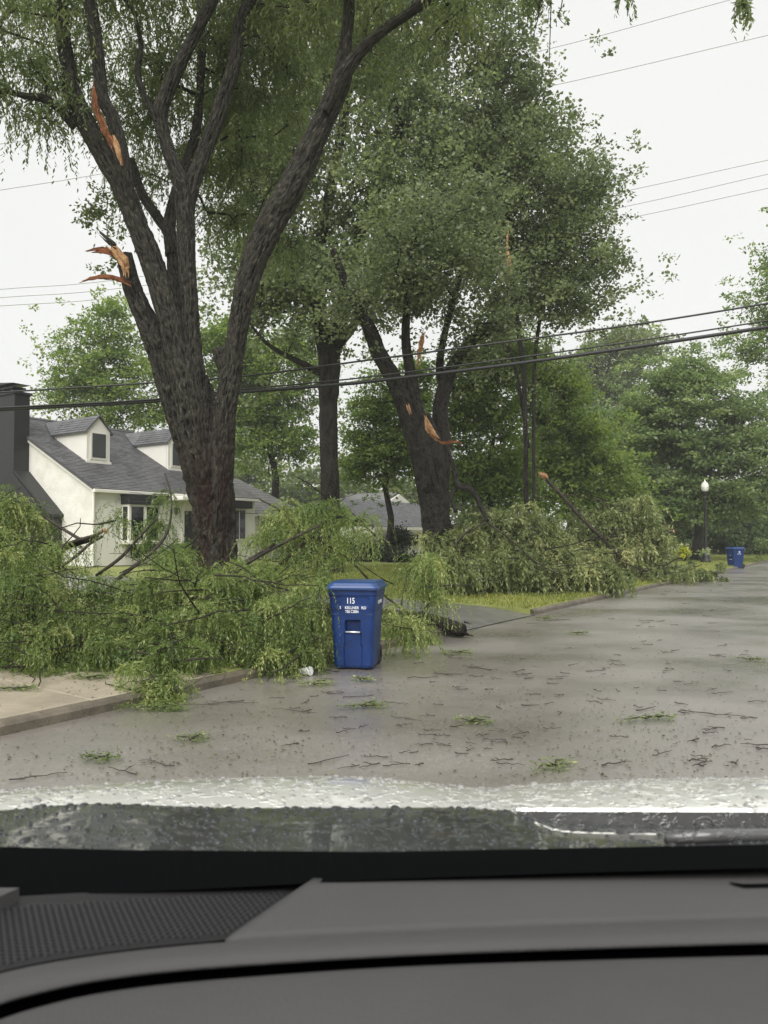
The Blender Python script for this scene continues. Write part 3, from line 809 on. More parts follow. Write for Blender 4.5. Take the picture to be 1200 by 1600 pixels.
base3 = at(690, 930, 20.0); base3[2] = ground_z(base3)
t3 = tree('broken_tree', 'storm-broken leaning tree with a long orange tear on its dark trunk', [
    [[*base3, 0.58]] + trace([(688, 900, 30), (684, 850, 25), (679, 790, 24), (672, 740, 26), (664, 690, 27), (655, 650, 17)], 20.0),
    trace([(672, 770, 14), (652, 690, 19), (632, 630, 17), (614, 590, 15.5), (592, 552, 14), (582, 525, 13), (562, 485, 10), (540, 440, 7), (520, 390, 5)], 20.0, 19.4),
    trace([(674, 760, 10), (660, 680, 12), (648, 620, 10), (640, 575, 8.5), (634, 520, 7), (640, 430, 5), (650, 340, 4)], 19.7, 20.0),
    trace([(686, 790, 14), (690, 700, 15), (689, 635, 12.5), (702, 585, 12), (722, 552, 11), (742, 528, 9), (775, 512, 7), (815, 506, 5)], 20.4, 20.2),
    trace([(703, 610, 9), (690, 590, 8), (688, 560, 6), (700, 500, 5), (720, 430, 4)], 20.6, 21.2),
    trace([(700, 700, 3), (710, 735, 4), (716, 758, 5), (738, 766, 5), (750, 790, 4), (762, 815, 3.5)], 19.6, 19.0),
    trace([(716, 758, 4), (705, 775, 3.5), (712, 800, 3)], 19.5, 19.2)],
    [(640, 410, 90, 80, 20, 1.8), (720, 450, 100, 60, 20.5, 1.8), (585, 480, 50, 35, 19.5, 1.2), (760, 545, 70, 45, 20.5, 1.2), (690, 350, 90, 60, 20.5, 1.6)],
    130, 100, 0.72, 0.115, 'oak2', 'bark3', base3, 130, 0.012, sides=64, step=0.07)
for i, (pp, dd, mm) in enumerate([
        ([(664, 646, 2), (667, 660, 5), (674, 674, 7), (682, 684, 6), (690, 690, 3)], 19.0, 'wood'),
        ([(680, 686, 3), (692, 692, 3), (708, 690, 3), (718, 690, 3), (723, 697, 3)], 18.95, 'woodred'),
        ([(636, 632, 2), (639, 640, 3), (641, 648, 1.5)], 19.2, 'wood'),
        ([(652, 575, 1.5), (654, 552, 3), (658, 530, 5), (664, 508, 3)], 19.4, 'wood')]):
    splinter(pp, dd, M[mm], t3, 'torn_wood', seed=60 + i)

base4 = at(826, 905, 27.0); base4[2] = ground_z(base4)
t4 = tree('slender_tree', 'tree with thin parallel stems and a dark broad crown torn open near the top', [
    [[*base4, 0.14]] + trace([(823, 850, 4.5), (822, 760, 4), (821, 660, 3.8), (817, 570, 4), (806, 490, 4.5), (800, 440, 5), (797, 380, 4), (795, 320, 2.5)], 27.0),
    trace([(832, 880, 3.4), (834, 760, 3), (834, 640, 3), (836, 560, 3), (850, 470, 3), (880, 390, 3)], 26.6, 27.5),
    trace([(826, 700, 2.8), (812, 610, 3), (800, 560, 2.8), (770, 480, 3), (745, 400, 3)], 27.2, 28),
    trace([(808, 430, 7), (814, 405, 6), (825, 390, 5), (845, 382, 4), (880, 395, 3), (910, 410, 2)], 26.4, 26.2)],
    [(830, 330, 110, 100, 27, 2.6), (885, 400, 70, 90, 27, 2.2), (800, 250, 90, 60, 27.5, 2.2), (905, 300, 50, 55, 27, 1.6), (745, 300, 80, 90, 27.5, 2.4), (865, 480, 65, 45, 27, 1.8), (850, 225, 45, 30, 27, 1.2), (780, 190, 60, 40, 27.5, 1.2), (930, 440, 30, 60, 27, 1.2), (790, 430, 80, 70, 28, 2.0)],
    290, 110, 0.85, 0.135, 'oak', 'bark3', base4, 150, 0.009, flat=0.75, wid=0.36)
for i, pp in enumerate([[(795, 345, 1.5), (793, 370, 2), (792, 395, 3)], [(790, 380, 2), (792, 405, 5), (796, 425, 5), (793, 440, 2.5)]]):
    splinter([(a_, b_, c_ * 1.15) for a_, b_, c_ in pp], 23.0, M['wood'], t4, 'torn_wood', seed=80 + i)

def bg_tree(name, label, u, vbase, d, blobs, n, per, rad, leaf, lmat, seed, hw=8, top=None, bright=0.0, shell=0.45, lean=0, flat=0.6, wid=0.32, bmat='bark2'):
    b = at(u, vbase, d); b[2] = ground_z(b)
    vt = top if top is not None else min(q[1] for q in blobs)
    ys = np.linspace(vbase, vt, 6)
    lim = [[[*b, hw * 1.3 * px(d)]] + trace([(u + lean * (i / 5) + (6 if i % 2 else -4), y, hw * (1 - 0.15 * i)) for i, y in list(enumerate(ys))[1:]], d)]
    bl = [(q[0], q[1], q[2], q[3], q[4] if len(q) > 4 else d, q[5] if len(q) > 5 else 0.75 * q[2] * px(d)) for q in blobs]
    return tree(name, label, lim, bl, n, per, rad, leaf, lmat, bmat, b, seed, 0.014, flat, 0.08, 9, bright, shell, 'trees beyond the street trees', wid, step=0.6)

bg_tree('background_tree', 'sparse yellow-green tree behind the white house beside its chimney', 165, 800, 46, [(150, 560, 70, 70), (215, 600, 75, 80), (110, 612, 45, 40), (190, 650, 70, 30), (180, 510, 50, 35), (85, 630, 25, 20)], 170, 85, 0.9, 0.20, 'bright', 200, 6, bright=0.12, shell=0.2)
bg_tree('background_tree', 'tall pale green tree between the split tree and the oak trunk', 425, 800, 46, [(430, 610, 75, 80), (420, 690, 70, 60), (365, 560, 50, 60), (470, 560, 40, 50), (385, 640, 45, 60), (330, 545, 45, 40)], 250, 90, 1.0, 0.20, 'bright', 210, 7, bright=0.05, shell=0.2)
bg_tree('background_tree', 'bright green rounded tree behind the oak trunk and the second house', 605, 860, 37, [(590, 680, 55, 65), (620, 715, 55, 45), (560, 715, 35, 45), (595, 620, 40, 35), (640, 650, 40, 60), (655, 600, 30, 40)], 170, 100, 0.75, 0.16, 'bright', 220, 6, bright=0.05)
bg_tree('background_tree', 'dark leafy tree filling the space beside the broken tree', 765, 880, 31, [(760, 610, 60, 60), (760, 700, 70, 70), (720, 750, 50, 40), (800, 760, 60, 45), (780, 560, 50, 40), (730, 640, 40, 50)], 180, 100, 0.85, 0.16, 'bright', 230, 6, bright=0.0)
bg_tree('background_tree', 'yellow-green leafy tree behind the thin stems', 885, 890, 35, [(890, 690, 65, 50), (930, 740, 60, 50), (860, 620, 50, 50), (850, 740, 50, 50), (900, 800, 70, 40), (960, 790, 50, 45), (820, 560, 50, 40)], 230, 110, 0.85, 0.17, 'bright', 240, 6, bright=0.1)
bg_tree('background_tree', 'pale tall tree far behind the thin stemmed tree', 950, 860, 78, [(960, 585, 70, 55), (905, 610, 55, 60), (985, 545, 55, 35), (930, 650, 70, 40), (880, 640, 40, 50)], 170, 110, 1.6, 0.34, 'pale', 250, 5)
bg_tree('background_tree', 'deep green tree behind the pale crown', 905, 870, 60, [(900, 680, 60, 40), (940, 690, 60, 40), (880, 720, 50, 40), (990, 700, 50, 50)], 160, 120, 1.3, 0.28, 'maple', 255, 6, bright=-0.05)
bg_tree('maple_tree', 'full dense maple standing behind the street lamp', 1086, 878, 44, [(1080, 650, 90, 80), (1035, 720, 85, 75), (1130, 725, 80, 70), (1085, 600, 55, 40), (1000, 770, 50, 50), (1165, 680, 55, 55), (1090, 780, 90, 35), (1030, 640, 45, 50), (1180, 770, 45, 40), (1060, 790, 60, 30)], 300, 150, 1.15, 0.21, 'maple', 260, 7, bright=0.18, flat=0.4)
bg_tree('background_tree', 'loose pale tree at the edge of the street beyond the maple', 1225, 870, 52, [(1195, 480, 45, 60), (1165, 545, 35, 30), (1215, 420, 35, 45), (1200, 590, 45, 40), (1240, 520, 60, 90), (1250, 640, 60, 70)], 120, 80, 0.95, 0.22, 'bright', 270, 7, bright=0.0)
bg_tree('background_tree', 'olive green low tree beside the road end', 1180, 875, 62, [(1175, 800, 50, 45), (1150, 830, 50, 30), (1210, 780, 50, 60), (1225, 830, 40, 30)], 150, 120, 1.1, 0.24, 'olive', 280, 5, bright=-0.05)
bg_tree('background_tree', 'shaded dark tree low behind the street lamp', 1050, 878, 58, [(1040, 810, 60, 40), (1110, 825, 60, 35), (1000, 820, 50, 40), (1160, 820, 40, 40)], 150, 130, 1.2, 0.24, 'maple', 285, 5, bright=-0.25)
# far trees that close the street and the gaps behind the houses
for i, (u, v, ru, rv, d, mt, lb) in enumerate([
        (60, 760, 90, 60, 85, 'pale', 'far hazy tree behind the black chimney'),
        (330, 740, 90, 60, 85, 'pale', 'far hazy tree behind the house roof'),
        (500, 770, 80, 50, 85, 'pale', 'far hazy tree beyond the low wing of the house'),
        (690, 770, 90, 60, 90, 'pale', 'far hazy tree behind the second house'),
        (1190, 810, 60, 60, 110, 'maple', 'far dark tree closing the end of the street')]):
    bg_tree('background_tree', lb, u, 860, d, [(u, v, ru, rv), (u + ru * 0.6, v + 20, ru * 0.6, rv * 0.7), (u - ru * 0.6, v + 25, ru * 0.6, rv * 0.6)], 110, 90, 1.7, 0.42, mt, 300 + 10 * i, 4)

# ------------------------------------------------------------------ white house with black chimney
HC = at(148, 762, 27.0)                  # the eave corner of the facade and the chimney gable
HG = 0.50
def H(t, s, z):
    return np.array([HC[0], HC[1], 0]) + RD * t + ND * s + np.array([0, 0, z])
def hbox(mb, t0, t1, s0, s1, z0, z1):
    return mb.box(H(t0, s0, z0), RD * (t1 - t0), ND * (s1 - s0), (0, 0, z1 - z0))
def hpoly(mb, pts, ext):
    return mb.prism([H(*p) for p in pts], ext)
ZE, PT, SR = HC[2], 0.50, 6.7
ZR = ZE + PT * SR
def shingles(mb, org, along, up, n_al, width, n_up, length, seed):
    """overlapping tabs on a slope: org lower corner, along and up unit vectors"""
    g = np.random.default_rng(seed)
    nrm = np.cross(along, up); nrm /= np.linalg.norm(nrm)
    if nrm[2] < 0: nrm = -nrm
    for j in range(n_up):
        x = -g.uniform(0, 0.3)
        while x < width:
            w = g.uniform(0.22, 0.42)
            a, b = max(0, x), min(width, x + w - 0.008); x += w
            if b - a < 0.04: continue
            e = 0.014 + g.uniform(0, 0.008)
            y0 = j * length - g.uniform(0, 0.008); y1 = (j + 1) * length + 0.03
            p = [org + along * a + up * y0 + nrm * e, org + along * b + up * y0 + nrm * (e + g.uniform(-0.002, 0.002)), org + along * b + up * y1 + nrm * 0.003, org + along * a + up * y1 + nrm * 0.003]
            q = [p[0] - nrm * (e - 0.001), p[1] - nrm * (e - 0.001)]
            mb.add(p + q, [(0, 1, 2, 3), (4, 5, 1, 0)])
house = empty('house', H(3.3, 3, HG), 'white painted brick house with grey shingle roof, dormers and a black chimney', 'house')
TL, TR = 0.0, 6.7
m = MB()
hpoly(m, [(TL + 0.12, 0.22, HG), (TL + 0.12, 2 * SR - 0.22, HG), (TL + 0.12, 2 * SR - 0.22, ZE - 0.03), (TL + 0.12, SR, ZR - 0.12), (TL + 0.12, 0.22, ZE - 0.03)], RD * 0.25)
m.build('gable_wall', M['brick_white'], house)
m = MB(); hbox(m, TL + 0.13, TR, 0.23, 0.45, HG, ZE - 0.06); m.build('front_wall', M['siding'], house)
m = MB(); hpoly(m, [(TR - 0.25, 0.24, HG), (TR - 0.25, 2 * SR - 0.24, HG), (TR - 0.25, 2 * SR - 0.24, ZE - 0.05), (TR - 0.25, SR, ZR - 0.14), (TR - 0.25, 0.24, ZE - 0.05)], RD * 0.2)
m.build('gable_wall', M['siding'], house)
roof = None
up = (ND + np.array([0, 0, PT])); ul = np.linalg.norm(up); up = up / ul
m = MB()
for sgn in (0, 1):
    a = [H(TL, 0 if not sgn else 2 * SR, ZE - 0.02), H(TR + 0.1, 0 if not sgn else 2 * SR, ZE - 0.02), H(TR + 0.1, SR, ZR - 0.02), H(TL, SR, ZR - 0.02)]
    m.prism(a, (0, 0, -0.10))
roof = m.build('roof', M['roofbase'], house)
m = MB(); shingles(m, H(TL, 0, ZE - 0.018), RD, up, 0, TR + 0.1, int(SR * ul / 0.155) , 0.155, 1)
tag(m.build('shingles', M['shingle'], roof), kind='stuff')
m = MB(); m.prism([H(TL - 0.01, SR - 0.16, ZR - 0.06), H(TL - 0.01, SR, ZR + 0.035), H(TL - 0.01, SR + 0.16, ZR - 0.06)], RD * (TR + 0.12)); m.build('ridge_cap', M['black'], roof)
# rake board, fascia with gutter, downpipe
m = MB(); hpoly(m, [(TL + 0.04, 0.1, ZE - 0.17), (TL + 0.04, 0.1, ZE - 0.02), (TL + 0.04, SR, ZR - 0.06), (TL + 0.04, SR, ZR - 0.24)], RD * 0.075); m.build('rake_board', M['white'], house)
m = MB(); hbox(m, TL - 0.02, TR + 0.1, -0.03, 0.09, ZE - 0.16, ZE - 0.035); bevel(m.build('gutter', M['white'], house), 0.02)
m = MB(); hbox(m, TL + 0.02, TR, 0.09, 0.24, ZE - 0.15, ZE - 0.12); m.build('soffit', M['white'], house)
m = MB(); m.tube([H(TL + 0.06, 0.12, ZE - 0.1), H(TL + 0.06, 0.15, ZE - 0.3), H(TL + 0.06, 0.15, HG)], [0.05, 0.05, 0.05], 8); m.build('downpipe', M['white'], house)
# chimney on the gable: tall stack with one sloping shoulder
ck = -0.52
m = MB()
hpoly(m, [(ck, 2.15, HG), (ck, 7.4, HG), (ck, 7.4, 7.25), (ck, 4.42, 7.25), (ck, 4.42, 4.05), (ck, 2.15, 2.35)], RD * 0.63)
chim = m.build('chimney', M['brick_black'], house)
m = MB(); hbox(m, ck - 0.05, ck + 0.70, 4.36, 7.46, 7.2, 7.30); m.build('cap_slab', M['brick_black'], chim)
for k in range(5):
    m = MB(); hbox(m, ck + 0.1, ck + 0.5, 4.75 + k * 0.6, 4.93 + k * 0.6, 7.30, 7.46); m.build('cap_block', M['brick_black'], chim)
m = MB(); hbox(m, ck + 0.05, ck + 0.6, 4.65, 7.3, 7.46, 7.52); m.build('cap_slab', M['brick_black'], chim)
m = MB(); m.prism([H(ck - 0.05, 4.45, 7.62), H(ck - 0.05, 7.6, 7.62), H(ck - 0.05, 5.8, 7.76)], RD * 0.75); m.build('rain_lid', M['black'], chim)
m = MB(); hpoly(m, [(ck + 0.002, 2.05, 2.33), (ck + 0.002, 4.38, 4.07), (ck + 0.002, 4.38, 4.17), (ck + 0.002, 2.05, 2.43)], RD * 0.73); m.build('shoulder_slab', M['brick_black'], chim)
# dormers
def dormer(t0, t1):
    s0 = 2.4; zb = ZE + PT * s0 - 0.03; ze = 5.82; tm = (t0 + t1) / 2; zp = 6.42
    sb = (ze - ZE) / PT; sp_ = min(SR, (zp - ZE) / PT)
    m = MB()
    hpoly(m, [(t0, s0, zb), (t1, s0, zb), (t1, s0, ze), (tm, s0, zp - 0.06), (t0, s0, ze)], ND * 0.12)
    d = m.build('dormer', M['siding'], house)
    for tt in (t0, t1 - 0.08):
        m = MB(); hpoly(m, [(tt, s0 + 0.1, zb), (tt, sb, ze), (tt, s0 + 0.1, ze)], RD * 0.08); m.build('cheek', M['siding'], d)
    ov = 0.10
    slope = (zp - ze) / (tm - t0)
    for sg in (-1, 1):
        te = tm + sg * ((t1 - t0) / 2 + ov); zl = ze - ov * slope
        sl = (zl - ZE) / PT; s2 = (zp - ZE) / PT
        poly = [H(te, s0 - 0.08, zl), H(tm, s0 - 0.08, zp), H(tm, s2, zp), H(te, sl, zl)]
        m = MB(); m.prism(poly, (0, 0, 0.05)); rf = m.build('dormer_roof', M['shingle'], d)
        al = ND.copy(); uu = (H(tm, 0, zp) - H(te, 0, zl)); wl = np.linalg.norm(uu); uu /= wl
        m = MB(); shingles(m, H(te, s0 - 0.08, zl + 0.052), al, uu, 0, sl - s0 + 0.1, int(wl / 0.15), 0.15, 5)
        tag(m.build('shingles', M['shingle'], rf), kind='stuff')
    wz0, wz1 = zb + 0.22, ze - 0.1
    m = MB(); hbox(m, t0 + 0.14, t1 - 0.14, s0 - 0.04, s0 - 0.005, wz0 - 0.08, wz1 + 0.08); w = m.build('window_frame', M['white'], d)
    m = MB(); hbox(m, t0 + 0.22, t1 - 0.22, s0 - 0.055, s0 - 0.042, wz0, wz1); m.build('window_pane', M['screen'], d)
    m = MB(); hbox(m, t0 - 0.04, t1 + 0.04, s0 - 0.06, s0 - 0.002, zb - 0.02, zb + 0.08); m.build('window_sill', M['white'], d)
dormer(1.30, 2.36); dormer(5.35, 6.41)
# bay window with black hood and tapered black base
m = MB(); hpoly(m, [(1.26, 0.2, ZE - 0.17), (2.84, 0.2, ZE - 0.17), (2.84, -0.32, ZE - 0.46), (1.26, -0.32, ZE - 0.46)], (0, 0, -0.09))
m2 = m; bay = m.build('bay_window', M['black'], house)
m = MB(); hbox(m, 1.3, 2.8, -0.26, 0.25, ZE - 0.55, ZE - 0.2); m.build('hood', M['black'], bay)
m = MB(); hbox(m, 1.34, 2.76, -0.22, 0.24, ZE - 1.98, ZE - 0.555); m.build('window_frame', M['white'], bay)
for a, b in ((1.43, 1.98), (2.14, 2.69)):
    m = MB(); hbox(m, a, b, -0.235, -0.222, ZE - 1.90, ZE - 0.64); m.build('window_pane', M['glass'], bay)
m = MB(); hbox(m, 1.335, 1.34, -0.12, 0.15, ZE - 1.9, ZE - 0.64); m.build('window_pane', M['glass'], bay)
m = MB(); hbox(m, 1.30, 2.80, -0.28, 0.24, ZE - 2.06, ZE - 1.985); m.build('window_sill', M['white'], bay)
m = MB(); hpoly(m, [(1.40, -0.2, ZE - 2.065), (2.70, -0.2, ZE - 2.065), (2.3, 0.15, ZE - 2.6), (1.8, 0.15, ZE - 2.6)], ND * 0.07); m.build('base_panel', M['black'], bay)
# entry hood, wall lamp, door
m = MB(); hbox(m, 3.45, 5.6, -0.75, 0.22, ZE - 0.33, ZE - 0.17); en = m.build('entry_canopy', M['white'], house); bevel(en, 0.03)
m = MB(); hbox(m, 4.35, 5.25, 0.185, 0.228, HG + 0.1, HG + 2.15); dr = m.build('front_door', M['black'], house)
m = MB(); hbox(m, 4.22, 4.345, 0.16, 0.228, HG + 0.05, HG + 2.3); m.build('door_casing', M['white'], dr)
m = MB(); hbox(m, 5.255, 5.38, 0.16, 0.228, HG + 0.05, HG + 2.3); m.build('door_casing', M['white'], dr)
m = MB(); m.lathe(H(3.85, 0.1, ZE - 0.9), [(0.02, 0), (0.07, 0.05), (0.08, 0.25), (0.03, 0.32), (0.01, 0.36)], 10); m.build('wall_lantern', M['black'], house)
# lower link beside the main block
m = MB(); hbox(m, TR + 0.002, 8.6, 0.26, 4.4, HG, ZE - 0.08); m.build('link_wall', M['siding'], house)
m = MB(); m.prism([H(TR + 0.11, 0.0, ZE - 0.04), H(8.72, 0.0, ZE - 0.04), H(8.72, 2.3, ZE + 1.0), H(TR + 0.11, 2.3, ZE + 1.0)], (0, 0, -0.1))
m.prism([H(TR + 0.11, 4.6, ZE - 0.04), H(8.72, 4.6, ZE - 0.04), H(8.72, 2.3, ZE + 1.0), H(TR + 0.11, 2.3, ZE + 1.0)], (0, 0, -0.1))
lr = m.build('link_roof', M['roofbase'], house)
u2 = H(0, 2.3, ZE + 1.0) - H(0, 0, ZE - 0.04); w2 = np.linalg.norm(u2)
m = MB(); shingles(m, H(TR + 0.11, 0, ZE - 0.038), RD, u2 / w2, 0, 8.72 - TR - 0.11, int(w2 / 0.155), 0.155, 8); tag(m.build('shingles', M['shingle2'], lr), kind='stuff')
m = MB(); hbox(m, TR + 0.11, 8.72, -0.03, 0.07, ZE - 0.17, ZE - 0.06); m.build('gutter', M['white'], house)
m = MB(); hbox(m, 7.0, 8.05, -0.12, 0.26, ZE - 0.52, ZE - 0.2); sw = m.build('side_window', M['black'], house)
m = MB(); hbox(m, 7.08, 7.97, 0.19, 0.255, ZE - 1.95, ZE - 0.525); m.build('window_frame', M['white'], sw)
for a, b in ((7.15, 7.5), (7.56, 7.9)):
    m = MB(); hbox(m, a, b, 0.175, 0.188, ZE - 1.88, ZE - 0.6); m.build('window_pane', M['glass'], sw)
# hipped wing
W0, W1, V0, V1, ZW = 8.75, 13.4, 0.9, 7.0, 2.68
m = MB(); hbox(m, W0, W1 - 0.3, V0 + 0.3, V1, HG, ZW - 0.06); m.build('wing_wall', M['siding'], house)
hz = 4.55; ra, rb = H(W0 + 1.6, 3.9, hz), H(W1 - 2.2, 3.9, hz)
c00, c10, c11, c01 = H(W0 - 0.15, V0, ZW), H(W1, V0, ZW), H(W1, V1 + 0.2, ZW), H(W0 - 0.15, V1 + 0.2, ZW)
m = MB(); m.add([c00, c10, c11, c01, ra, rb], [(0, 1, 5, 4), (1, 2, 5), (2, 3, 4, 5), (3, 0, 4)]); wr = m.build('wing_roof', M['shingle2'], house)
n_c = 13
m = MB()
for k in range(n_c):                                    # courses of the front slope and the hip end
    f0, f1 = k / n_c, (k + 1) / n_c + 0.006
    for (p, q, r_, s_) in ((c00, c10, rb, ra), (c10, c11, rb, rb)):
        A0, B0 = p + (s_ - p) * f0 if s_ is ra else p + (rb - p) * f0, q + (rb - q) * f0
        A1, B1 = p + (s_ - p) * f1 if s_ is ra else p + (rb - p) * f1, q + (rb - q) * f1
        lift = np.array([0, 0, 0.022])
        m.add([A0 + lift, B0 + lift, B1 + lift * 0.3, A1 + lift * 0.3, A0, B0], [(0, 1, 2, 3), (4, 5, 1, 0)])
tag(m.build('shingles', M['shingle2'], wr), kind='stuff')
m = MB(); hbox(m, W0 - 0.15, W1 + 0.02, V0 - 0.04, V0 + 0.06, ZW - 0.13, ZW - 0.005); m.build('gutter', M['white'], house)
m = MB(); hbox(m, 9.85, 11.95, V0 + 0.24, V0 + 0.298, ZW - 1.25, ZW - 0.14); ww = m.build('wing_window', M['white'], house)
for a, b in ((9.93, 10.86), (10.94, 11.87)):
    m = MB(); hbox(m, a, b, V0 + 0.222, V0 + 0.238, ZW - 1.17, ZW - 0.22); m.build('window_pane', M['glass'], ww)
m = MB(); hbox(m, 9.8, 12.0, V0 + 0.16, V0 + 0.298, ZW - 1.33, ZW - 1.255); m.build('window_sill', M['white'], ww)

# ------------------------------------------------------------------ second house behind the broken tree
Q0 = at(588, 822, 41.0)
def Q(t, s, z): return np.array([Q0[0], Q0[1], 0]) + RD * t + ND * s + np.array([0, 0, z])
def qbox(mb, t0, t1, s0, s1, z0, z1): return mb.box(Q(t0, s0, z0), RD * (t1 - t0), ND * (s1 - s0), (0, 0, z1 - z0))
zq = Q0[2]; gq = float(ground_z(Q0))
h2 = empty('house', Q(4, 2, gq), 'low house with a grey roof and a white gable, glimpsed past the broken trunk', 'house')
m = MB(); qbox(m, 0, 9.5, 0.3, 6.5, gq, zq - 0.02); m.build('wall', M['siding'], h2)
m = MB(); m.prism([Q(-0.2, 0, zq), Q(9.7, 0, zq), Q(9.7, 3.4, zq + 1.7), Q(-0.2, 3.4, zq + 1.7)], (0, 0, -0.12)); m.prism([Q(-0.2, 6.8, zq), Q(9.7, 6.8, zq), Q(9.7, 3.4, zq + 1.7), Q(-0.2, 3.4, zq + 1.7)], (0, 0, -0.12))
rf2 = m.build('roof', M['roofbase'], h2)
u3 = Q(0, 3.4, zq + 1.7) - Q(0, 0, zq); w3 = np.linalg.norm(u3)
m = MB(); shingles(m, Q(-0.2, 0, zq + 0.002), RD, u3 / w3, 0, 9.9, int(w3 / 0.16), 0.16, 18); tag(m.build('shingles', M['shingle'], rf2), kind='stuff')
m = MB(); qbox(m, -0.2, 9.7, -0.05, 0.06, zq - 0.2, zq - 0.02); m.build('gutter', M['white'], h2)
m = MB(); qbox(m, -0.1, 9.6, 0.06, 0.29, zq - 0.34, zq - 0.2); m.build('frieze_board', M['white'], h2)
for a in (0.4, 3.0, 6.2):
    m = MB(); qbox(m, a, a + 1.9, 0.2, 0.298, gq + 0.5, zq - 0.36); w_ = m.build('window', M['white'], h2)
    for k in range(2):
        m = MB(); qbox(m, a + 0.08 + k * 0.92, a + 0.90 + k * 0.92, 0.182, 0.198, gq + 0.58, zq - 0.44); m.build('pane', M['glass'], w_)
m = MB(); m.prism([Q(6.5, 4.2, zq), Q(11.5, 4.2, zq), Q(11.5, 4.2, zq + 1.3), Q(9.0, 4.2, zq + 2.3), Q(6.5, 4.2, zq + 1.3)], ND * 4); m.build('gable_wing', M['white'], h2)
for t0_, sg in ((6.2, 1), (11.8, -1)):
    m = MB(); m.prism([Q(t0_, 4.35, zq + 1.2), Q(9.0, 4.35, zq + 2.36), Q(9.0, 8.4, zq + 2.36), Q(t0_, 8.4, zq + 1.2)], (0, 0, 0.1)); m.build('wing_roof', M['shingle2'], h2)

# ------------------------------------------------------------------ shrubs
def shrub(name, label, blobs, n, per, rad, leaf, lmat, seed, bright=0.0):
    pts = blob_points(blobs, n, seed, 0.3)
    pts[:, 2] = np.maximum(pts[:, 2], ground_z(pts) + 0.1)
    c = pts.mean(0); c[2] = ground_z(c)
    t = empty(name, c, label, 'shrub')
    g = np.random.default_rng(seed)
    lim = [[[c[0] + g.normal(0, 0.05), c[1] + g.normal(0, 0.05), c[2], 0.03], [c[0] + g.normal(0, 0.2), c[1] + g.normal(0, 0.2), pts[:, 2].mean(), 0.02]] for _ in range(4)]
    ch = grow(limb_nodes(lim, 0.2), pts, 0.006, 0.4, 0.1, seed, 0.03)
    wood(lim, ch, 'stems', M['twig'], t, 6, 0.3, 0, 4)
    leaf_object('foliage', *clump_leaves(pts, per, rad, leaf, seed + 1, 0.8, bright=bright), M[lmat], t)
    return t
shrub('shrub', 'dark clipped evergreen shrub in front of the second house', [(556, 866, 40, 18, 36, 1.0), (612, 872, 40, 9, 36, 1.0)], 110, 160, 0.5, 0.10, 'dark', 400)
shrub('shrub', 'dark shrub against the window of the second house', [(625, 845, 12, 20, 38, 0.5)], 26, 160, 0.4, 0.10, 'dark', 405)
shrub('shrub', 'dark green foundation shrub at the corner of the house wing', [(470, 845, 35, 35, 29, 0.9)], 70, 160, 0.45, 0.10, 'dark', 410, 0.1)
shrub('shrub', 'leafy shrub by the front door of the white house', [(300, 880, 60, 25, 26, 0.8)], 80, 150, 0.4, 0.09, 'bright', 415, -0.15)
shrub('flower_bush', 'small yellow flowering bush near the street lamp', [(1068, 864, 9, 6, 42, 0.3)], 14, 140, 0.22, 0.09, 'yellow', 420)
shrub('flower_bush', 'faded pink bush above the end of the fallen branches', [(1042, 833, 6, 5, 36, 0.3), (1036, 827, 4, 3, 36, 0.3)], 9, 70, 0.18, 0.09, 'pink', 425)
shrub('shrub', 'yellow-green bush at the far edge of the street', [(1196, 855, 14, 8, 60, 0.6)], 20, 120, 0.5, 0.16, 'yellow', 435, -0.2)

# far fence behind the lamp
fn = empty('fence', at(990, 862, 55), 'low pale rail fence in the shade behind the maple', 'fence')
fa, fb = at(960, 862, 55), at(1120, 866, 60)
for p in (fa, fb): p[2] = ground_z(p)
for k in range(7):
    q = fa + (fb - fa) * k / 6
    MB().box(q - [0.05, 0.05, 0], (0.1, 0, 0), (0, 0.1, 0), (0, 0, 1.25)).build('post', M['wire_grey'], fn)
for z in (0.55, 1.1):
    MB().box(fa + [0, 0.06, z], fb - fa, (0, 0.04, 0), (0, 0, 0.09)).build('rail', M['wire_grey'], fn)

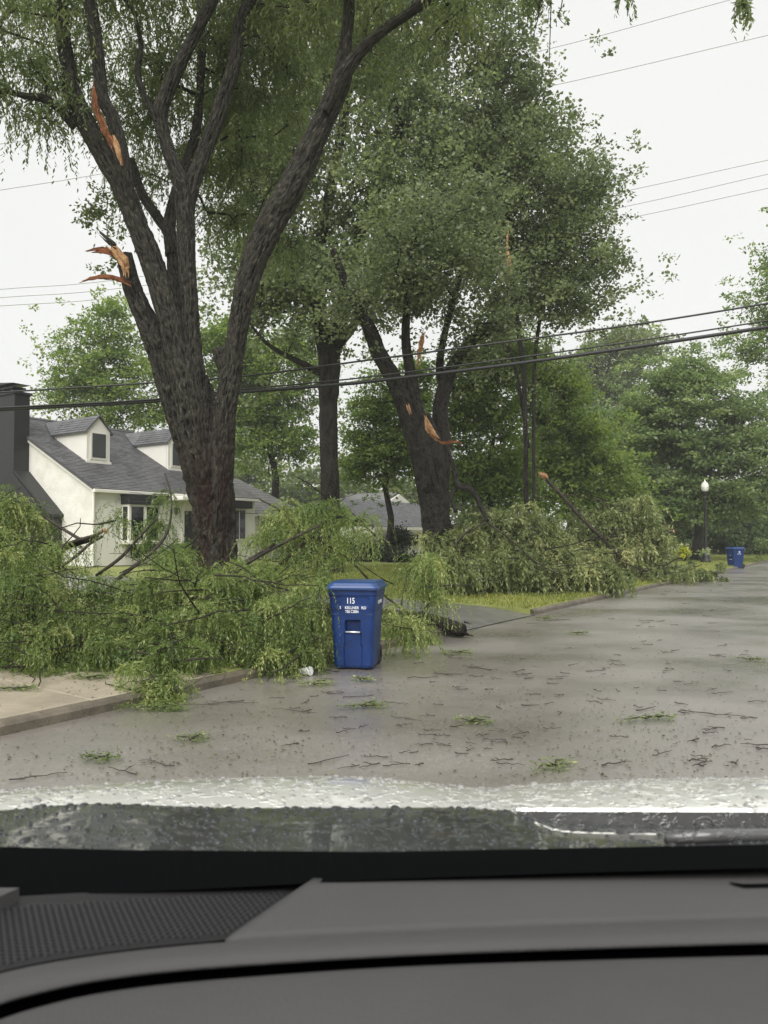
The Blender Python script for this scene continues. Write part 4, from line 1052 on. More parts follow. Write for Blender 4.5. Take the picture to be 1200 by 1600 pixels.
# ------------------------------------------------------------------ fallen boughs
def poly_points(poly, n, dfun, seed):
    """random points seen inside a picture polygon, at distances from dfun(u, v, random)"""
    g = np.random.default_rng(seed)
    P = np.array(poly, float); lo, hi = P.min(0), P.max(0); out = []
    while len(out) < n:
        u, v = g.uniform(lo, hi)
        ins = False; j = len(P) - 1
        for i in range(len(P)):
            if (P[i, 1] > v) != (P[j, 1] > v) and u < (P[j, 0] - P[i, 0]) * (v - P[i, 1]) / (P[j, 1] - P[i, 1]) + P[i, 0]: ins = not ins
            j = i
        if ins:
            p = at(u, v, dfun(u, v, g.uniform()))
            p = p + g.normal(0, 0.011, 3) * p[1]
            if p[2] > float(ground_z(p)) + 0.05: out.append(p)
    return np.array(out)
def bough(name, label, limbs, polys, strands, leaves, size, leaf, lmat, seed, up=0.55, wid=0.13, bright=0.0, spread=0.42, tip=0.005, bmat='twig', sag=0.05, group='boughs brought down by the storm'):
    pts = np.vstack([poly_points(pl, n, df, seed + i) for i, (pl, n, df) in enumerate(polys)])
    c = np.mean([l[:3] for L in limbs for l in L], axis=0); c[2] = ground_z(c)
    t = empty(name, c, label, 'fallen branch', group)
    limbs = [[[*l[:3], l[3] * 0.6] for l in L] for L in limbs]
    ch = grow(limb_nodes(limbs, 0.25), pts, tip, 0.25, sag, seed, 0.03)
    for p, r in ch: p[:, 2] = np.maximum(p[:, 2], ground_z(p) + 0.02)
    g = np.random.default_rng(seed + 9)
    for _ in range(int(len(pts) * 0.7)):
        p = pts[g.integers(len(pts))] + g.normal(0, 0.12, 3)
        az = g.uniform(0, 6.283); Lb = size * g.uniform(0.5, 1.5)
        d_ = np.array([math.cos(az), math.sin(az) - 0.4, g.uniform(-0.15, 0.5)])
        tt = np.linspace(0, 1, 6)[:, None]
        q = p + d_ * tt * Lb + np.cumsum(g.normal(0, 0.05, (6, 3)) * Lb, axis=0) * tt
        q[:, 2] = np.maximum(q[:, 2], ground_z(q) + 0.02)
        ch.append((q, np.linspace(1.0, 0.4, 6) * tip * g.choice([0.7, 1.0, 1.6, 2.6])))
    wood(limbs, ch, 'branch', M[bmat], t, 12, 0.08, 0.08, 5, 7)
    lv = weep_leaves(pts, strands, leaves, size, leaf, seed + 3, up, wid, True, bright, spread)
    leaf_object('foliage', *lv, M[lmat], t)
    return t
def dl(near, far, v0=760, v1=1060):
    return lambda u, v, r: (near + (far - near) * np.clip((v1 - v) / (v1 - v0), 0, 1)) + (r - 0.5) * 1.2
# left end of the heap
bough('fallen_bough', 'fallen bough heaped high below the black chimney with drooping green leaves',
      [trace([(-120, 960, 14), (-40, 930, 12), (40, 880, 10), (100, 855, 9), (155, 838, 8)], 9.6, 10.2),
       trace([(-60, 940, 8), (30, 950, 7), (120, 930, 6), (200, 935, 5), (260, 900, 3)], 9.2, 9.6),
       trace([(60, 870, 5), (110, 848, 5), (150, 836, 5), (162, 828, 4)], 10.0, 10.1),
       trace([(130, 846, 5), (85, 818, 4), (60, 800, 3)], 10.1, 10.4)],
      [([(-40, 768), (45, 778), (95, 850), (120, 920), (110, 1000), (-40, 1020)], 88, dl(8.6, 10.3)),
       ([(-40, 830), (30, 840), (70, 900), (60, 960), (-40, 980)], 18, dl(8.2, 9.0)),
       ([(-260, 800), (-40, 780), (-40, 1000), (-260, 990)], 40, dl(8.4, 9.8))],
      24, 38, 0.80, 0.046, 'weep', 500, bright=0.05)
bough('fallen_bough', 'fallen bough spread across the lawn in front of the house windows',
      [trace([(60, 990, 9), (130, 960, 8), (220, 935, 8), (300, 925, 7), (380, 880, 5), (430, 850, 4)], 9.4, 10.6),
       trace([(140, 950, 6), (190, 900, 6), (235, 865, 5), (262, 830, 4), (268, 780, 2.5), (258, 740, 2)], 9.8, 10.6),
       trace([(150, 900, 5), (190, 870, 5), (215, 842, 4), (245, 810, 3)], 10.0, 10.2),
       trace([(160, 838, 4), (140, 850, 4), (120, 868, 4), (90, 890, 4)], 10.0, 9.8)],
      [([(110, 925), (200, 935), (290, 895), (330, 900), (340, 990), (230, 1010), (110, 1010)], 60, dl(8.7, 10.4)),
       ([(235, 760), (268, 760), (280, 820), (245, 830)], 3, dl(9.8, 10.5)),
       ([(110, 860), (280, 830), (300, 890), (120, 910)], 8, dl(9.2, 10.4))],
      24, 38, 0.80, 0.046, 'weep', 510, bright=0.08)
bough('fallen_bough', 'fallen bough with the thickest curtain of leaves beside the near blue bin',
      [trace([(200, 1000, 8), (280, 985, 8), (350, 975, 7), (430, 965, 6), (500, 950, 5)], 9.2, 9.9),
       trace([(280, 985, 6), (330, 930, 6), (380, 885, 5), (440, 850, 4), (500, 820, 3)], 9.5, 10.6),
       trace([(340, 975, 5), (420, 1000, 4), (480, 1010, 3)], 9.2, 9.0)],
      [([(280, 905), (400, 880), (490, 870), (495, 950), (480, 1000), (380, 1010), (270, 1000)], 74, dl(9.1, 10.4)),
       ([(300, 960), (480, 960), (490, 1030), (300, 1035)], 30, dl(8.9, 9.5))],
      24, 38, 0.80, 0.046, 'weep', 520, bright=0.12)
bough('fallen_bough', 'arched fallen bough hanging over the lawn behind the near blue bin',
      [trace([(360, 960, 7), (430, 890, 6), (480, 845, 5), (520, 810, 4), (560, 815, 3), (600, 850, 2)], 10.6, 11.4),
       trace([(470, 830, 3.5), (540, 870, 3), (600, 930, 3), (650, 965, 2.5), (690, 985, 2)], 11.0, 11.6),
       trace([(480, 845, 3), (440, 800, 3), (405, 780, 2)], 10.8, 10.8)],
      [([(450, 800), (520, 785), (590, 810), (580, 850), (500, 870), (440, 870)], 24, dl(10.2, 11.5)),
       ([(640, 870), (688, 870), (690, 910), (655, 935)], 10, dl(11.2, 11.6)),
       ([(625, 975), (650, 980), (645, 1000), (625, 1000)], 3, lambda u, v, r: 9.9 + 0.2 * r),
       ([(598, 950), (655, 955), (650, 980), (600, 985)], 6, lambda u, v, r: 11.0 + r * 0.4),
       ([(380, 790), (430, 790), (430, 830), (400, 840)], 3, dl(10.5, 11))],
      22, 40, 0.82, 0.048, 'weep', 530, bright=0.16)
bough('fallen_bough', 'low fallen sprays trailing over the tan concrete and the kerb',
      [trace([(0, 1010, 4), (90, 1015, 4), (180, 1015, 3), (250, 1030, 3), (262, 1070, 2.5), (272, 1105, 2)], 8.8, 7.6),
       trace([(150, 1010, 4), (260, 1010, 3), (350, 1020, 3), (420, 1030, 2)], 9.0, 8.8)],
      [([(20, 985), (95, 985), (110, 1040), (20, 1045)], 30, lambda u, v, r: 8.0 + r * 0.6),
       ([(-40, 980), (40, 990), (40, 1030), (-40, 1035)], 22, lambda u, v, r: 8.2 + r * 0.4),
       ([(110, 990), (230, 990), (230, 1040), (110, 1045)], 34, lambda u, v, r: 8.1 + r * 0.6),
       ([(208, 1060), (285, 1050), (285, 1095), (215, 1100)], 9, lambda u, v, r: 7.2 + r * 0.25),
       ([(220, 1010), (300, 1000), (300, 1060), (225, 1060)], 22, lambda u, v, r: 7.9 + r * 0.4),
       ([(300, 1020), (480, 1010), (470, 1040), (310, 1045)], 36, lambda u, v, r: 8.6 + r * 0.4)],
      16, 30, 0.52, 0.044, 'weep', 540, up=0.35, bright=0.02)
# right heap
bough('fallen_bough', 'big fallen bough of olive leaves heaped at the foot of the broken tree',
      [trace([(690, 915, 4), (740, 905, 4), (790, 895, 3), (850, 890, 3), (900, 890, 2)], 18.6, 20.0),
       trace([(760, 815, 3), (800, 845, 2.5), (840, 880, 2), (880, 900, 2)], 19.0, 18.6),
       trace([(700, 880, 4), (720, 840, 3), (760, 815, 3)], 18.6, 19)],
      [([(690, 835), (760, 805), (850, 810), (880, 860), (960, 900), (850, 905), (690, 895), (670, 860)], 260, lambda u, v, r: 18.0 + (905 - v) * 0.018 + (u - 690) * 0.006 + r * 0.8),
       ([(680, 870), (960, 885), (980, 910), (700, 905)], 70, lambda u, v, r: 17.6 + (u - 690) * 0.008 + r * 0.5)],
      13, 18, 0.75, 0.125, 'weep_r', 550, up=0.45, wid=0.15, bright=0.08, tip=0.008)
bough('fallen_bough', 'fallen bough with a long bare limb leaning out of the far heap',
      [trace([(848, 742, 5), (862, 758, 6), (880, 776, 6), (905, 805, 5.5), (940, 840, 5), (980, 880, 2.5), (1020, 895, 2)], 24.5, 24.0),
       trace([(875, 772, 1.8), (905, 776, 1.5), (935, 785, 1)], 24.4, 24.6),
       trace([(930, 842, 1.6), (955, 838, 1.3), (975, 838, 1)], 24.0, 24.4)],
      [([(870, 840), (960, 800), (1005, 805), (1035, 850), (1060, 895), (1030, 905), (940, 905), (870, 880)], 250, lambda u, v, r: 22.6 + (905 - v) * 0.02 + (u - 870) * 0.012 + r * 0.9),
       ([(960, 785), (1005, 790), (1020, 830), (960, 830)], 30, lambda u, v, r: 25 + r)],
      13, 18, 0.85, 0.14, 'weep_r', 560, up=0.5, wid=0.15, tip=0.009, bright=0.10)
bough('fallen_bough', 'low end of the far heap lying out over the road edge',
      [trace([(1040, 900, 4), (1080, 893, 3), (1130, 895, 2)], 27.0, 28.0)],
      [([(1040, 890), (1075, 890), (1130, 898), (1130, 904), (1050, 906)], 26, lambda u, v, r: 26.2 + r * 0.6)],
      12, 16, 0.42, 0.11, 'weep_r', 570, up=0.35, wid=0.18, bright=0.0)
splinter([(845, 738, 3), (849, 744, 5), (854, 748, 3)], 24.2, M['wood'], None, 'torn_wood', seed=90)
tw = bpy.data.objects[-1] if False else [o for o in bpy.data.objects if o.name.startswith('torn_wood') and o.parent is None][0]
_fb = [o for o in bpy.data.objects if o.get('label', '').startswith('fallen bough with a long bare limb')][0]
tw.parent = _fb; tw.location = -_fb.location
_fb2 = [o for o in bpy.data.objects if o.get('label', '').startswith('fallen bough heaped high')][0]
splinter([(161, 827, 2), (164, 830, 3.5), (167, 832, 2)], 9.9, M['wood'], _fb2, 'torn_wood', seed=91)

# the broken log behind the near bin
lg = empty('log', on_z(620, 985, 0.1), 'thick dark broken log lying behind the near blue bin', 'log')
P = [on_z(470, 955, 0.2), on_z(540, 960, 0.2), on_z(610, 966, 0.2), on_z(670, 972, 0.17), on_z(722, 985, 0.12)]
S = smooth_line([[*p, r] for p, r in zip(P, (0.17, 0.16, 0.15, 0.135, 0.10))], 0.06)
MB().tube(S[:, :3], S[:, 3], 36, 0.30, 9, True, 4).build('bark', M['bark3'], lg, True)
g_ = np.random.default_rng(5); mb = MB(); e0 = S[-1, :3]; dr_ = S[-1, :3] - S[-4, :3]; dr_ /= np.linalg.norm(dr_)
for k in range(16):
    o_ = g_.normal(0, 0.05, 3); q = e0 + o_ - dr_ * 0.05
    mb.tube([q, q + dr_ * g_.uniform(0.05, 0.22) + g_.normal(0, 0.02, 3)], [0.018, 0.002], 4)
mb.build('broken_end', M['bark1'], lg)

# ------------------------------------------------------------------ wheeled bins
def rrect(w, d, r, z, cy=0.0, n=5):
    pts = []
    for sx, sy, a0 in ((1, -1, -90), (1, 1, 0), (-1, 1, 90), (-1, -1, 180)):
        for k in range(n):
            a = math.radians(a0 + 90 * k / (n - 1))
            pts.append((sx * (w / 2 - r) + r * math.cos(a), cy + sy * (d / 2 - r) + r * math.sin(a), z))
    return pts
def make_bin(name, label, loc, yaw, tilt, words):
    t = empty(name, loc, label, 'wheeled bin', 'blue wheeled bins at the kerb')
    t.rotation_euler = (0, tilt, yaw); t['local'] = 1
    Hh = 0.98
    # body rings, dense round the front so that the grab channel can be pressed in
    rows = []
    prof = [(0.02, .455, .50), (0.05, .475, .53), (0.20, .49, .55), (0.40, .51, .58), (0.56, .53, .605), (0.575, .53, .605), (0.60, .53, .605), (0.70, .54, .62), (0.735, .552, .634), (0.75, .556, .638), (0.88, .58, .66), (0.90, .60, .68), (0.96, .605, .685), (Hh, .605, .685)]
    zz = np.unique(np.concatenate([np.linspace(0.02, Hh, 34), [q[0] for q in prof]]))
    for z in zz:
        w = np.interp(z, [q[0] for q in prof], [q[1] for q in prof]); d = np.interp(z, [q[0] for q in prof], [q[2] for q in prof])
        cor = rrect(w, d, 0.06, z)
        fx = np.linspace(-w / 2 + 0.07, w / 2 - 0.07, 25)
        front = [(x, -d / 2, z) for x in fx]
        ring = front + cor
        out = []
        for (x, y, zq_) in ring:
            if y < -d / 2 + 0.02:
                e = 0.0
                if abs(x) < 0.085 and 0.44 < z < 0.60: e = 0.075 if z < 0.59 else 0.02      # grab pocket
                elif abs(x) < 0.105 and z <= 0.44: e = 0.022                                  # channel below
                elif abs(x) < 0.20 and 0.77 < z < 0.87: e = 0.006                             # number plate field
                y += e
            out.append((x, y, zq_))
        rows.append(out)
    mb = MB(); mb.loft(rows, True); mb.add(rows[0], [tuple(range(len(rows[0])))[::-1]])
    b = mb.build('body', M['bin'], t)
    bevel(b, 0.004, 1)
    for sx in (-1, 1):                                                # shoulder ribs
        MB().prism([(sx * 0.16, -.296, .640), (sx * 0.24, -.290, .650), (sx * 0.24, -.306, .660), (sx * 0.16, -.314, .660)], (0, 0, 0.012)).build('rib', M['bin_dark'], t)
    # lid: skirt, crown and a raised panel
    mb = MB()
    mb.loft([rrect(.635, .73, .06, .955, .0), rrect(.65, .745, .07, .965, .0), rrect(.65, .745, .07, .985, .0), rrect(.62, .715, .07, 1.005, 0), rrect(.60, .69, .07, 1.008, 0), rrect(.575, .66, .07, 1.035, .01), rrect(.53, .60, .08, 1.05, .02)], True)
    mb.add(rrect(.53, .60, .08, 1.05, .02), [tuple(range(20))]); mb.add(rrect(.635, .73, .06, .955, 0), [tuple(range(20))[::-1]])
    lid = mb.build('lid', M['bin_lid'], t)
    mb = MB(); mb.loft([rrect(.40, .40, .05, 1.045, .02), rrect(.385, .385, .05, 1.066, .02)], True); mb.add(rrect(.385, .385, .05, 1.066, .02), [tuple(range(20))]); bevel(mb.build('raised_panel', M['bin_lid'], lid), 0.006)
    mb = MB(); mb.tube([(-.20, .40, .97), (.20, .40, .97)], [.016, .016], 8); mb.build('handle', M['bin'], t)
    for sx in (-.2, .2): MB().bx(sx - .02, sx + .02, .33, .41, .93, .985).build('hinge', M['bin'], t)
    mb = MB(); mb.tube([(-.088, -.285, .452), (.088, -.285, .452)], [.0105, .0105], 10); mb.build('grab_bar', M['steel'], t, True)
    for sx in (-1, 1):
        mb = MB()
        th = np.arange(20) * 2 * math.pi / 20
        prf = [(.05, -.03), (.11, -.03), (.125, -.015), (.125, .015), (.11, .03), (.05, .03)]
        mb.loft([[(sx * .222 + o_, .25 + r * math.cos(a), .125 + r * math.sin(a)) for a in th] for r, o_ in prf], True)
        w_ = mb.build('wheel', M['rubber'], t)
        mb = MB(); mb.loft([[(sx * (.222 + o_), .25 + r * math.cos(a), .125 + r * math.sin(a)) for a in th] for r, o_ in ((.06, -.02), (.06, .025), (.02, .03), (.001, .03))], True); mb.build('hub', M['bin_dark'], w_)
    mb = MB(); mb.tube([(-.21, .25, .125), (.21, .25, .125)], [.012, .012], 8); mb.build('axle', M['steel'], t)
    for txt, x, z, size, sx, side in words:
        cu = bpy.data.curves.new('lettering', 'FONT'); cu.body = txt; cu.size = size; cu.extrude = 0.0008; cu.align_x = 'CENTER'; cu.align_y = 'CENTER'; cu.offset = size * 0.012
        tmp = bpy.data.objects.new('lettering', cu); col.objects.link(tmp)
        bpy.context.view_layer.update()
        me = bpy.data.meshes.new_from_object(tmp.evaluated_get(bpy.context.evaluated_depsgraph_get()))
        bpy.data.objects.remove(tmp); bpy.data.curves.remove(cu)
        me.materials.clear(); me.materials.append(M['print'])
        o = bpy.data.objects.new('lettering', me); col.objects.link(o); o.parent = t
        w = np.interp(z, [q[0] for q in prof], [q[1] for q in prof]); d = np.interp(z, [q[0] for q in prof], [q[2] for q in prof])
        if side == 'front':
            o.location = (x, -d / 2 - 0.0015 + (0.006 if 0.77 < z < 0.87 and abs(x) < 0.2 else 0), z); o.rotation_euler = (math.pi / 2 + 0.07, 0, 0)
        else:
            o.location = (w / 2 + 0.002, x, z); o.rotation_euler = (math.pi / 2, 0, math.pi / 2) if side == 'right' else (math.pi / 2, math.pi / 2, math.pi / 2)
        o.scale = (sx, 1, 1)
    return t
bp_ = on_z(557, 1047, 0.004); bp_ = bp_ + np.array([0.0, 0.27, 0])
make_bin('wheeled_bin', 'near blue wheeled bin with white 115 on its front, lid shut', bp_, math.radians(-9), 0.0,
         [('115', -0.02, 0.825, 0.098, 0.72, 'front'), ('S', -0.145, 0.744, 0.046, 0.9, 'front'), ('KELLNER', -0.005, 0.744, 0.046, 0.92, 'front'), ('RD', 0.14, 0.744, 0.046, 0.95, 'front'),
          ('TBE C288A', -0.005, 0.698, 0.046, 0.74, 'front'), ('COLUMBUS', -0.02, 0.80, 0.06, 0.9, 'right')])
fb_ = on_z(1149, 887.5, 0.03); fb_[2] = 0.012
make_bin('wheeled_bin', 'far blue wheeled bin on the verge beside the street lamp', fb_, math.radians(-72), 0.0, [('115', 0, 0.64, 0.06, 0.8, 'front'), ('REFUSE', 0, 0.72, 0.07, 1, 'right'), ('8', 0, 0.83, 0.16, 1.2, 'right')])

# ------------------------------------------------------------------ street lamp
lb = at(1103, 879, 41.5); lb[2] = ground_z(lb)
lamp = empty('street_lamp', lb, 'black post street lamp with a white acorn globe', 'street lamp')
def lp(name, prof, mat, parent, n=14): return MB().lathe(lb, prof, n).build(name, mat, parent, True)
lp('base', [(0.0, 0), (.30, 0), (.30, .1), (.24, .16), (.26, .30), (.19, .42), (.14, .62), (.10, .74), (.075, .8)], M['lamp_black'], lamp)
lp('post', [(.078, .79), (.07, 2.0), (.058, 3.5), (.075, 3.52), (.075, 3.58), (.05, 3.62), (.06, 3.75), (.15, 3.90), (.17, 3.93), (.12, 3.95)], M['lamp_black'], lamp)
gl = lp('globe', [(.12, 3.95), (.19, 4.02), (.215, 4.15), (.205, 4.30), (.15, 4.42), (.06, 4.50), (.03, 4.54), (.02, 4.62), (.0, 4.66)], M['globe'], lamp)
lp('globe_band', [(.218, 4.13), (.222, 4.15), (.218, 4.17)], M['steel'], gl)

# ------------------------------------------------------------------ overhead cables
def cable(name, label, pix, mat, width, ext=0.35, group=None):
    P = np.array([at(u, v, d) for u, v, d in pix])
    a, b = P[0] + (P[0] - P[1]) * ext * 4, P[-1] + (P[-1] - P[-2]) * ext * 4
    S = smooth_line([[*a, width], *[[*p, width] for p in P], [*b, width]], 1.0)
    o = MB().tube(S[:, :3], np.full(len(S), width), 6).build(name, mat, None, True)
    return tag(o, label, 'cable', group)
def cd(u): return 17.0 - 1.5 * u / 1200
cable('overhead_cable', 'thick black bundled cable, lowest of the low overhead lines', [(u, v, cd(u)) for u, v in ((0, 640), (240, 627), (370, 613), (550, 599), (800, 569), (1000, 541), (1200, 511))], M['wire'], 0.040, group='low overhead lines across the trees')
cable('overhead_cable', 'thin black cable just above the thick bundled cable', [(u, v, cd(u) - 0.05) for u, v in ((0, 637), (240, 624), (370, 609), (550, 592), (800, 560), (1000, 532), (1200, 501))], M['wire'], 0.017, group='low overhead lines across the trees')
cable('overhead_cable', 'single black cable above the pair of low overhead lines', [(u, v, cd(u)) for u, v in ((0, 613), (240, 598), (380, 588), (550, 566), (800, 533), (1000, 506), (1200, 474))], M['wire'], 0.021, group='low overhead lines across the trees')
for lb_, pts_ in (('topmost thin high power line in the sky corner', [(0, 225), (400, 168), (820, 85), (1140, 0)]),
                  ('second thin high power line below the topmost one', [(0, 297), (150, 273), (500, 210), (880, 130), (1200, 55)]),
                  ('third thin power line crossing the sky above the maple', [(0, 452), (190, 436), (600, 374), (955, 303), (1200, 250)]),
                  ('fourth thin power line, middle of the lower sky three', [(0, 465), (190, 450), (600, 394), (960, 326), (1200, 272)]),
                  ('fifth thin power line, lowest of the sky lines', [(0, 478), (190, 464), (600, 411), (960, 345), (1200, 294)])):
    cable('power_line', lb_, [(u, v, 60.0) for u, v in pts_], M['wire_grey'], 0.032, group='thin power lines high in the sky')

# ------------------------------------------------------------------ storm litter on the road
def twig_mesh(seed, n=4, bend=0.3):
    g = np.random.default_rng(seed); mb = MB()
    k = 6; x = np.linspace(-0.5, 0.5, k)
    y = np.cumsum(g.normal(0, g.choice([0.006, 0.012, 0.028]), k)); z = 0.02 + np.abs(g.normal(0, 0.012, k))
    mb.tube(np.stack([x, y, z], 1), np.linspace(0.010, 0.0045, k) * g.uniform(0.7, 1.3), 5)
    for _ in range(int(g.integers(0, 3))):
        j = int(g.integers(1, k - 1)); a = g.uniform(0.4, 1.0) * g.choice([-1, 1]); L = g.uniform(0.12, 0.3)
        p0 = np.array([x[j], y[j], z[j]])
        mb.tube([p0, p0 + [L * math.cos(a) * 0.6, L * math.sin(a) * 0.6, 0.01], p0 + [L * math.cos(a), L * math.sin(a) * 1.1, 0.0]], [0.008, 0.006, 0.003], 4)
    return mb.mesh('twig')
tms = [twig_mesh(700 + i) for i in range(12)]
for me in tms: me.materials.append(M['stick'])
g_ = np.random.default_rng(77)
spots = [(515, 1190, 0.36), (585, 1185, 0.2), (635, 1125, 0.3), (690, 1165, 0.2), (720, 1030, 0.32), (745, 1045, 0.42), (700, 1055, 0.34), (810, 1050, 0.3), (660, 1060, 0.36), (560, 1090, 0.3), (620, 1100, 0.25), (870, 970, 0.7), (840, 975, 0.4), (930, 1050, 0.3),
         (1128, 1084, 0.32), (1110, 1080, 0.28), (1140, 1120, 0.4), (1190, 1166, 0.3), (1010, 1110, 0.3), (1090, 1115, 0.3), (960, 1195, 0.25), (250, 1195, 0.3), (60, 1215, 0.35), (190, 1207, 0.3), (300, 1103, 0.5), (350, 1100, 0.4), (380, 1100, 0.3), (455, 1112, 0.4), (1035, 1180, 0.25)]
while len(spots) < 190:
    u = g_.uniform(420, 1200); v = 905 + (1205 - 905) * g_.uniform(0, 1) ** 0.9
    p = on_z(u, v); b = np.dot(p - K0, ND)
    if b > -0.4 or (u < 640 and v < 1060): continue
    if g_.uniform() > 0.35 + 0.65 * (0.5 + 0.5 * math.sin(u * 0.013 + v * 0.02)): continue
    spots.append((u, v, g_.uniform(0.06, 0.19) * (1 if v > 990 else 1.6)))
TWIGS = {0: 'long dark twig on the road just above the middle of the bonnet', 1: 'short twig beside the long one just above the bonnet', 4: 'dark twig next to the bright tipped sprig right of the near bin',
         8: 'dark twig on the road just right of the near bin base', 11: 'longest twig on the road near the driveway mouth', 14: 'thick dark twig piece on the right half of the road',
         17: 'twig at the right picture edge low on the road', 22: 'dark twig at the lower left corner of the road by the bonnet', 24: 'long branching twig on the road before the tan concrete kerb'}
for i, (u, v, L) in enumerate(spots):
    o = bpy.data.objects.new('twig', tms[i % 12]); col.objects.link(o)
    o.location = Vector(on_z(u, v, 0.005))
    o.rotation_euler = (0, 0, g_.normal(0.1, 0.5) + (math.pi if i % 2 else 0))
    o.scale = (L, L * 0.8, min(1.0, 0.30 + L))
    o.scale = (L, min(0.9, L * 1.1 + 0.25) * 0.8, 0.5)
    tag(o, TWIGS.get(i, 'small dark wet twig lying loose on the road'), 'twig', 'twigs scattered over the road')
# crumbs of bark and leaves, too many to count
def litter(n, seed):
    g = np.random.default_rng(seed); B = []
    while len(B) < n:
        u = g.uniform(-20, 1220); v = 900 + 320 * g.uniform() ** 1.15
        p = on_z(u, v, 0.008); b = np.dot(p - K0, ND)
        if b > -0.05 and not (u < 420 and v > 1040): continue
        if g.uniform() > 0.25 + 0.75 * (0.5 + 0.5 * math.sin(p[0] * 1.9 + 2 * math.sin(p[1] * 0.8))): continue
        p[2] = float(ground_z(p)) + 0.012
        B.append(p)
    B = np.array(B); k = len(B)
    az = g.uniform(0, 6.28, k)
    d = np.stack([np.cos(az), np.sin(az), g.uniform(-0.02, 0.25, k)], 1); s = np.stack([-np.sin(az), np.cos(az), g.normal(0, 0.2, k)], 1)
    L = g.uniform(0.008, 0.034, k)
    return leaf_object('debris', B, d, s, L, L * g.uniform(0.12, 0.35, k), np.clip(g.beta(1.2, 2.6, k), 0, 1), M['litter'], None)
tag(litter(3400, 9), 'fine crumbs of bark and torn leaves over the wet road', 'debris', kind='stuff')
def sprig(label, u, v, size, n, seed, bright=0.1, flat=True, hgt=0.012):
    p = on_z(u, v, 0.0); p[2] = float(ground_z(p)) + 0.01
    t = empty('leafy_sprig', p, label, 'leaf sprig', 'leafy sprigs torn off and dropped on the road')
    g = np.random.default_rng(seed); mb = MB(); pts = []
    for k in range(3):
        a = g.normal(0.1, 0.35) + (math.pi if k == 1 else 0); L = size * g.uniform(0.35, 0.6)
        q = [p + [math.cos(a) * L * f, math.sin(a) * L * f + g.normal(0, 0.02), 0.015 + hgt * math.sin(f * 2.5) + 0.006 * k] for f in np.linspace(0, 1, 5)]
        mb.tube(q, np.linspace(0.008, 0.003, 5), 5); pts += q[1:]
    mb.build('stem', M['stick'], t)
    pts = np.array(pts)
    B = np.repeat(pts, 4 * n // len(pts) + 1, 0); k = len(B)
    B = B + g.normal(0, 0.035, (k, 3)) * [1.3, 1.3, 0.4]; B[:, 2] = np.maximum(B[:, 2], p[2] + 0.005)
    az = g.uniform(0, 6.28, k); el = g.uniform(-0.05, 0.28, k)
    d = np.stack([np.cos(az) * np.cos(el), np.sin(az) * np.cos(el), np.sin(el)], 1)
    nr = g.normal(0, 0.35, (k, 3)); nr[:, 2] += 1
    s = np.cross(d, nr); s /= np.linalg.norm(s, axis=1)[:, None]
    L = g.uniform(0.022, 0.05, k)
    leaf_object('leaves', B, d, s, L, L * 0.17, np.clip(g.normal(0.36 + bright, 0.2, k), 0, 1), M['weep'], t)
for i, a in enumerate([
        ('leafy sprig with a raised twig lying by the kerb end of the tan concrete', 238, 1112, 0.75, 150, 0.0),
        ('yellow-green sprig with an orange torn end in front of the near bin', 490, 1073, 0.36, 60, 0.25),
        ('pale leaf tuft on the road just before the near bin', 563, 1066, 0.26, 50, 0.25),
        ('flat green spray on the road below the near bin', 565, 1108, 0.5, 70, 0.1),
        ('green sprig with a bright tip beside the long dark twigs', 715, 1023, 0.45, 60, 0.25),
        ('small flat sprig in the middle of the road', 738, 1132, 0.3, 40, 0.1),
        ('thin green sprig near the lower edge of the road, left of the middle', 300, 1160, 0.26, 40, 0.1),
        ('withered sprig flat on the road nearest the bonnet at left', 150, 1190, 0.35, 45, -0.1),
        ('flattened yellowish sprig on the right half of the road', 1010, 1128, 0.6, 70, 0.1),
        ('small sprig by the far right edge of the road', 1170, 1034, 0.4, 40, 0.1),
        ('faint green sprig just above the bonnet', 860, 1203, 0.3, 40, 0.2),
        ('green sprig lying on the tan concrete at the picture edge', 20, 1103, 0.5, 70, 0.0),
        ('long green spray on the tan concrete below the heap', 135, 1083, 0.55, 90, 0.0),
        ('green sprig near the driveway mouth', 850, 968, 0.5, 60, 0.15),
        ('sprig of leaves on the far lawn beside the driveway', 765, 938, 0.8, 90, 0.2),
        ('sprig on the road past the driveway mouth', 900, 992, 0.4, 50, 0.15)]):
    sprig(a[0], a[1], a[2], a[3] * 0.8, int(a[4] * 0.7), 900 + i, a[5])
# crumpled paper cup beside the heap
cp = on_z(476, 1049, 0.05)
cup = empty('paper_cup', (cp[0], cp[1], 0.01), 'crushed white paper cup lying in front of the fallen leaves', 'cup')
ax = Vector((0.85, -0.5, 0.12)).normalized()
S = [np.array(cp) + np.array(ax) * f for f in (-0.075, -0.07, -0.02, 0.03, 0.07, 0.078)]
MB().tube(S, [0.03, 0.036, 0.040, 0.041, 0.047, 0.05], 14, 0.25, 3, True, 2).build('cup_body', M['cup'], cup, True)
MB().tube([S[-1] - np.array(ax) * 0.004, S[-1] + np.array(ax) * 0.006], [0.054, 0.054], 14, 0.08, 3, True, 2).build('rim', M['cup'], cup)

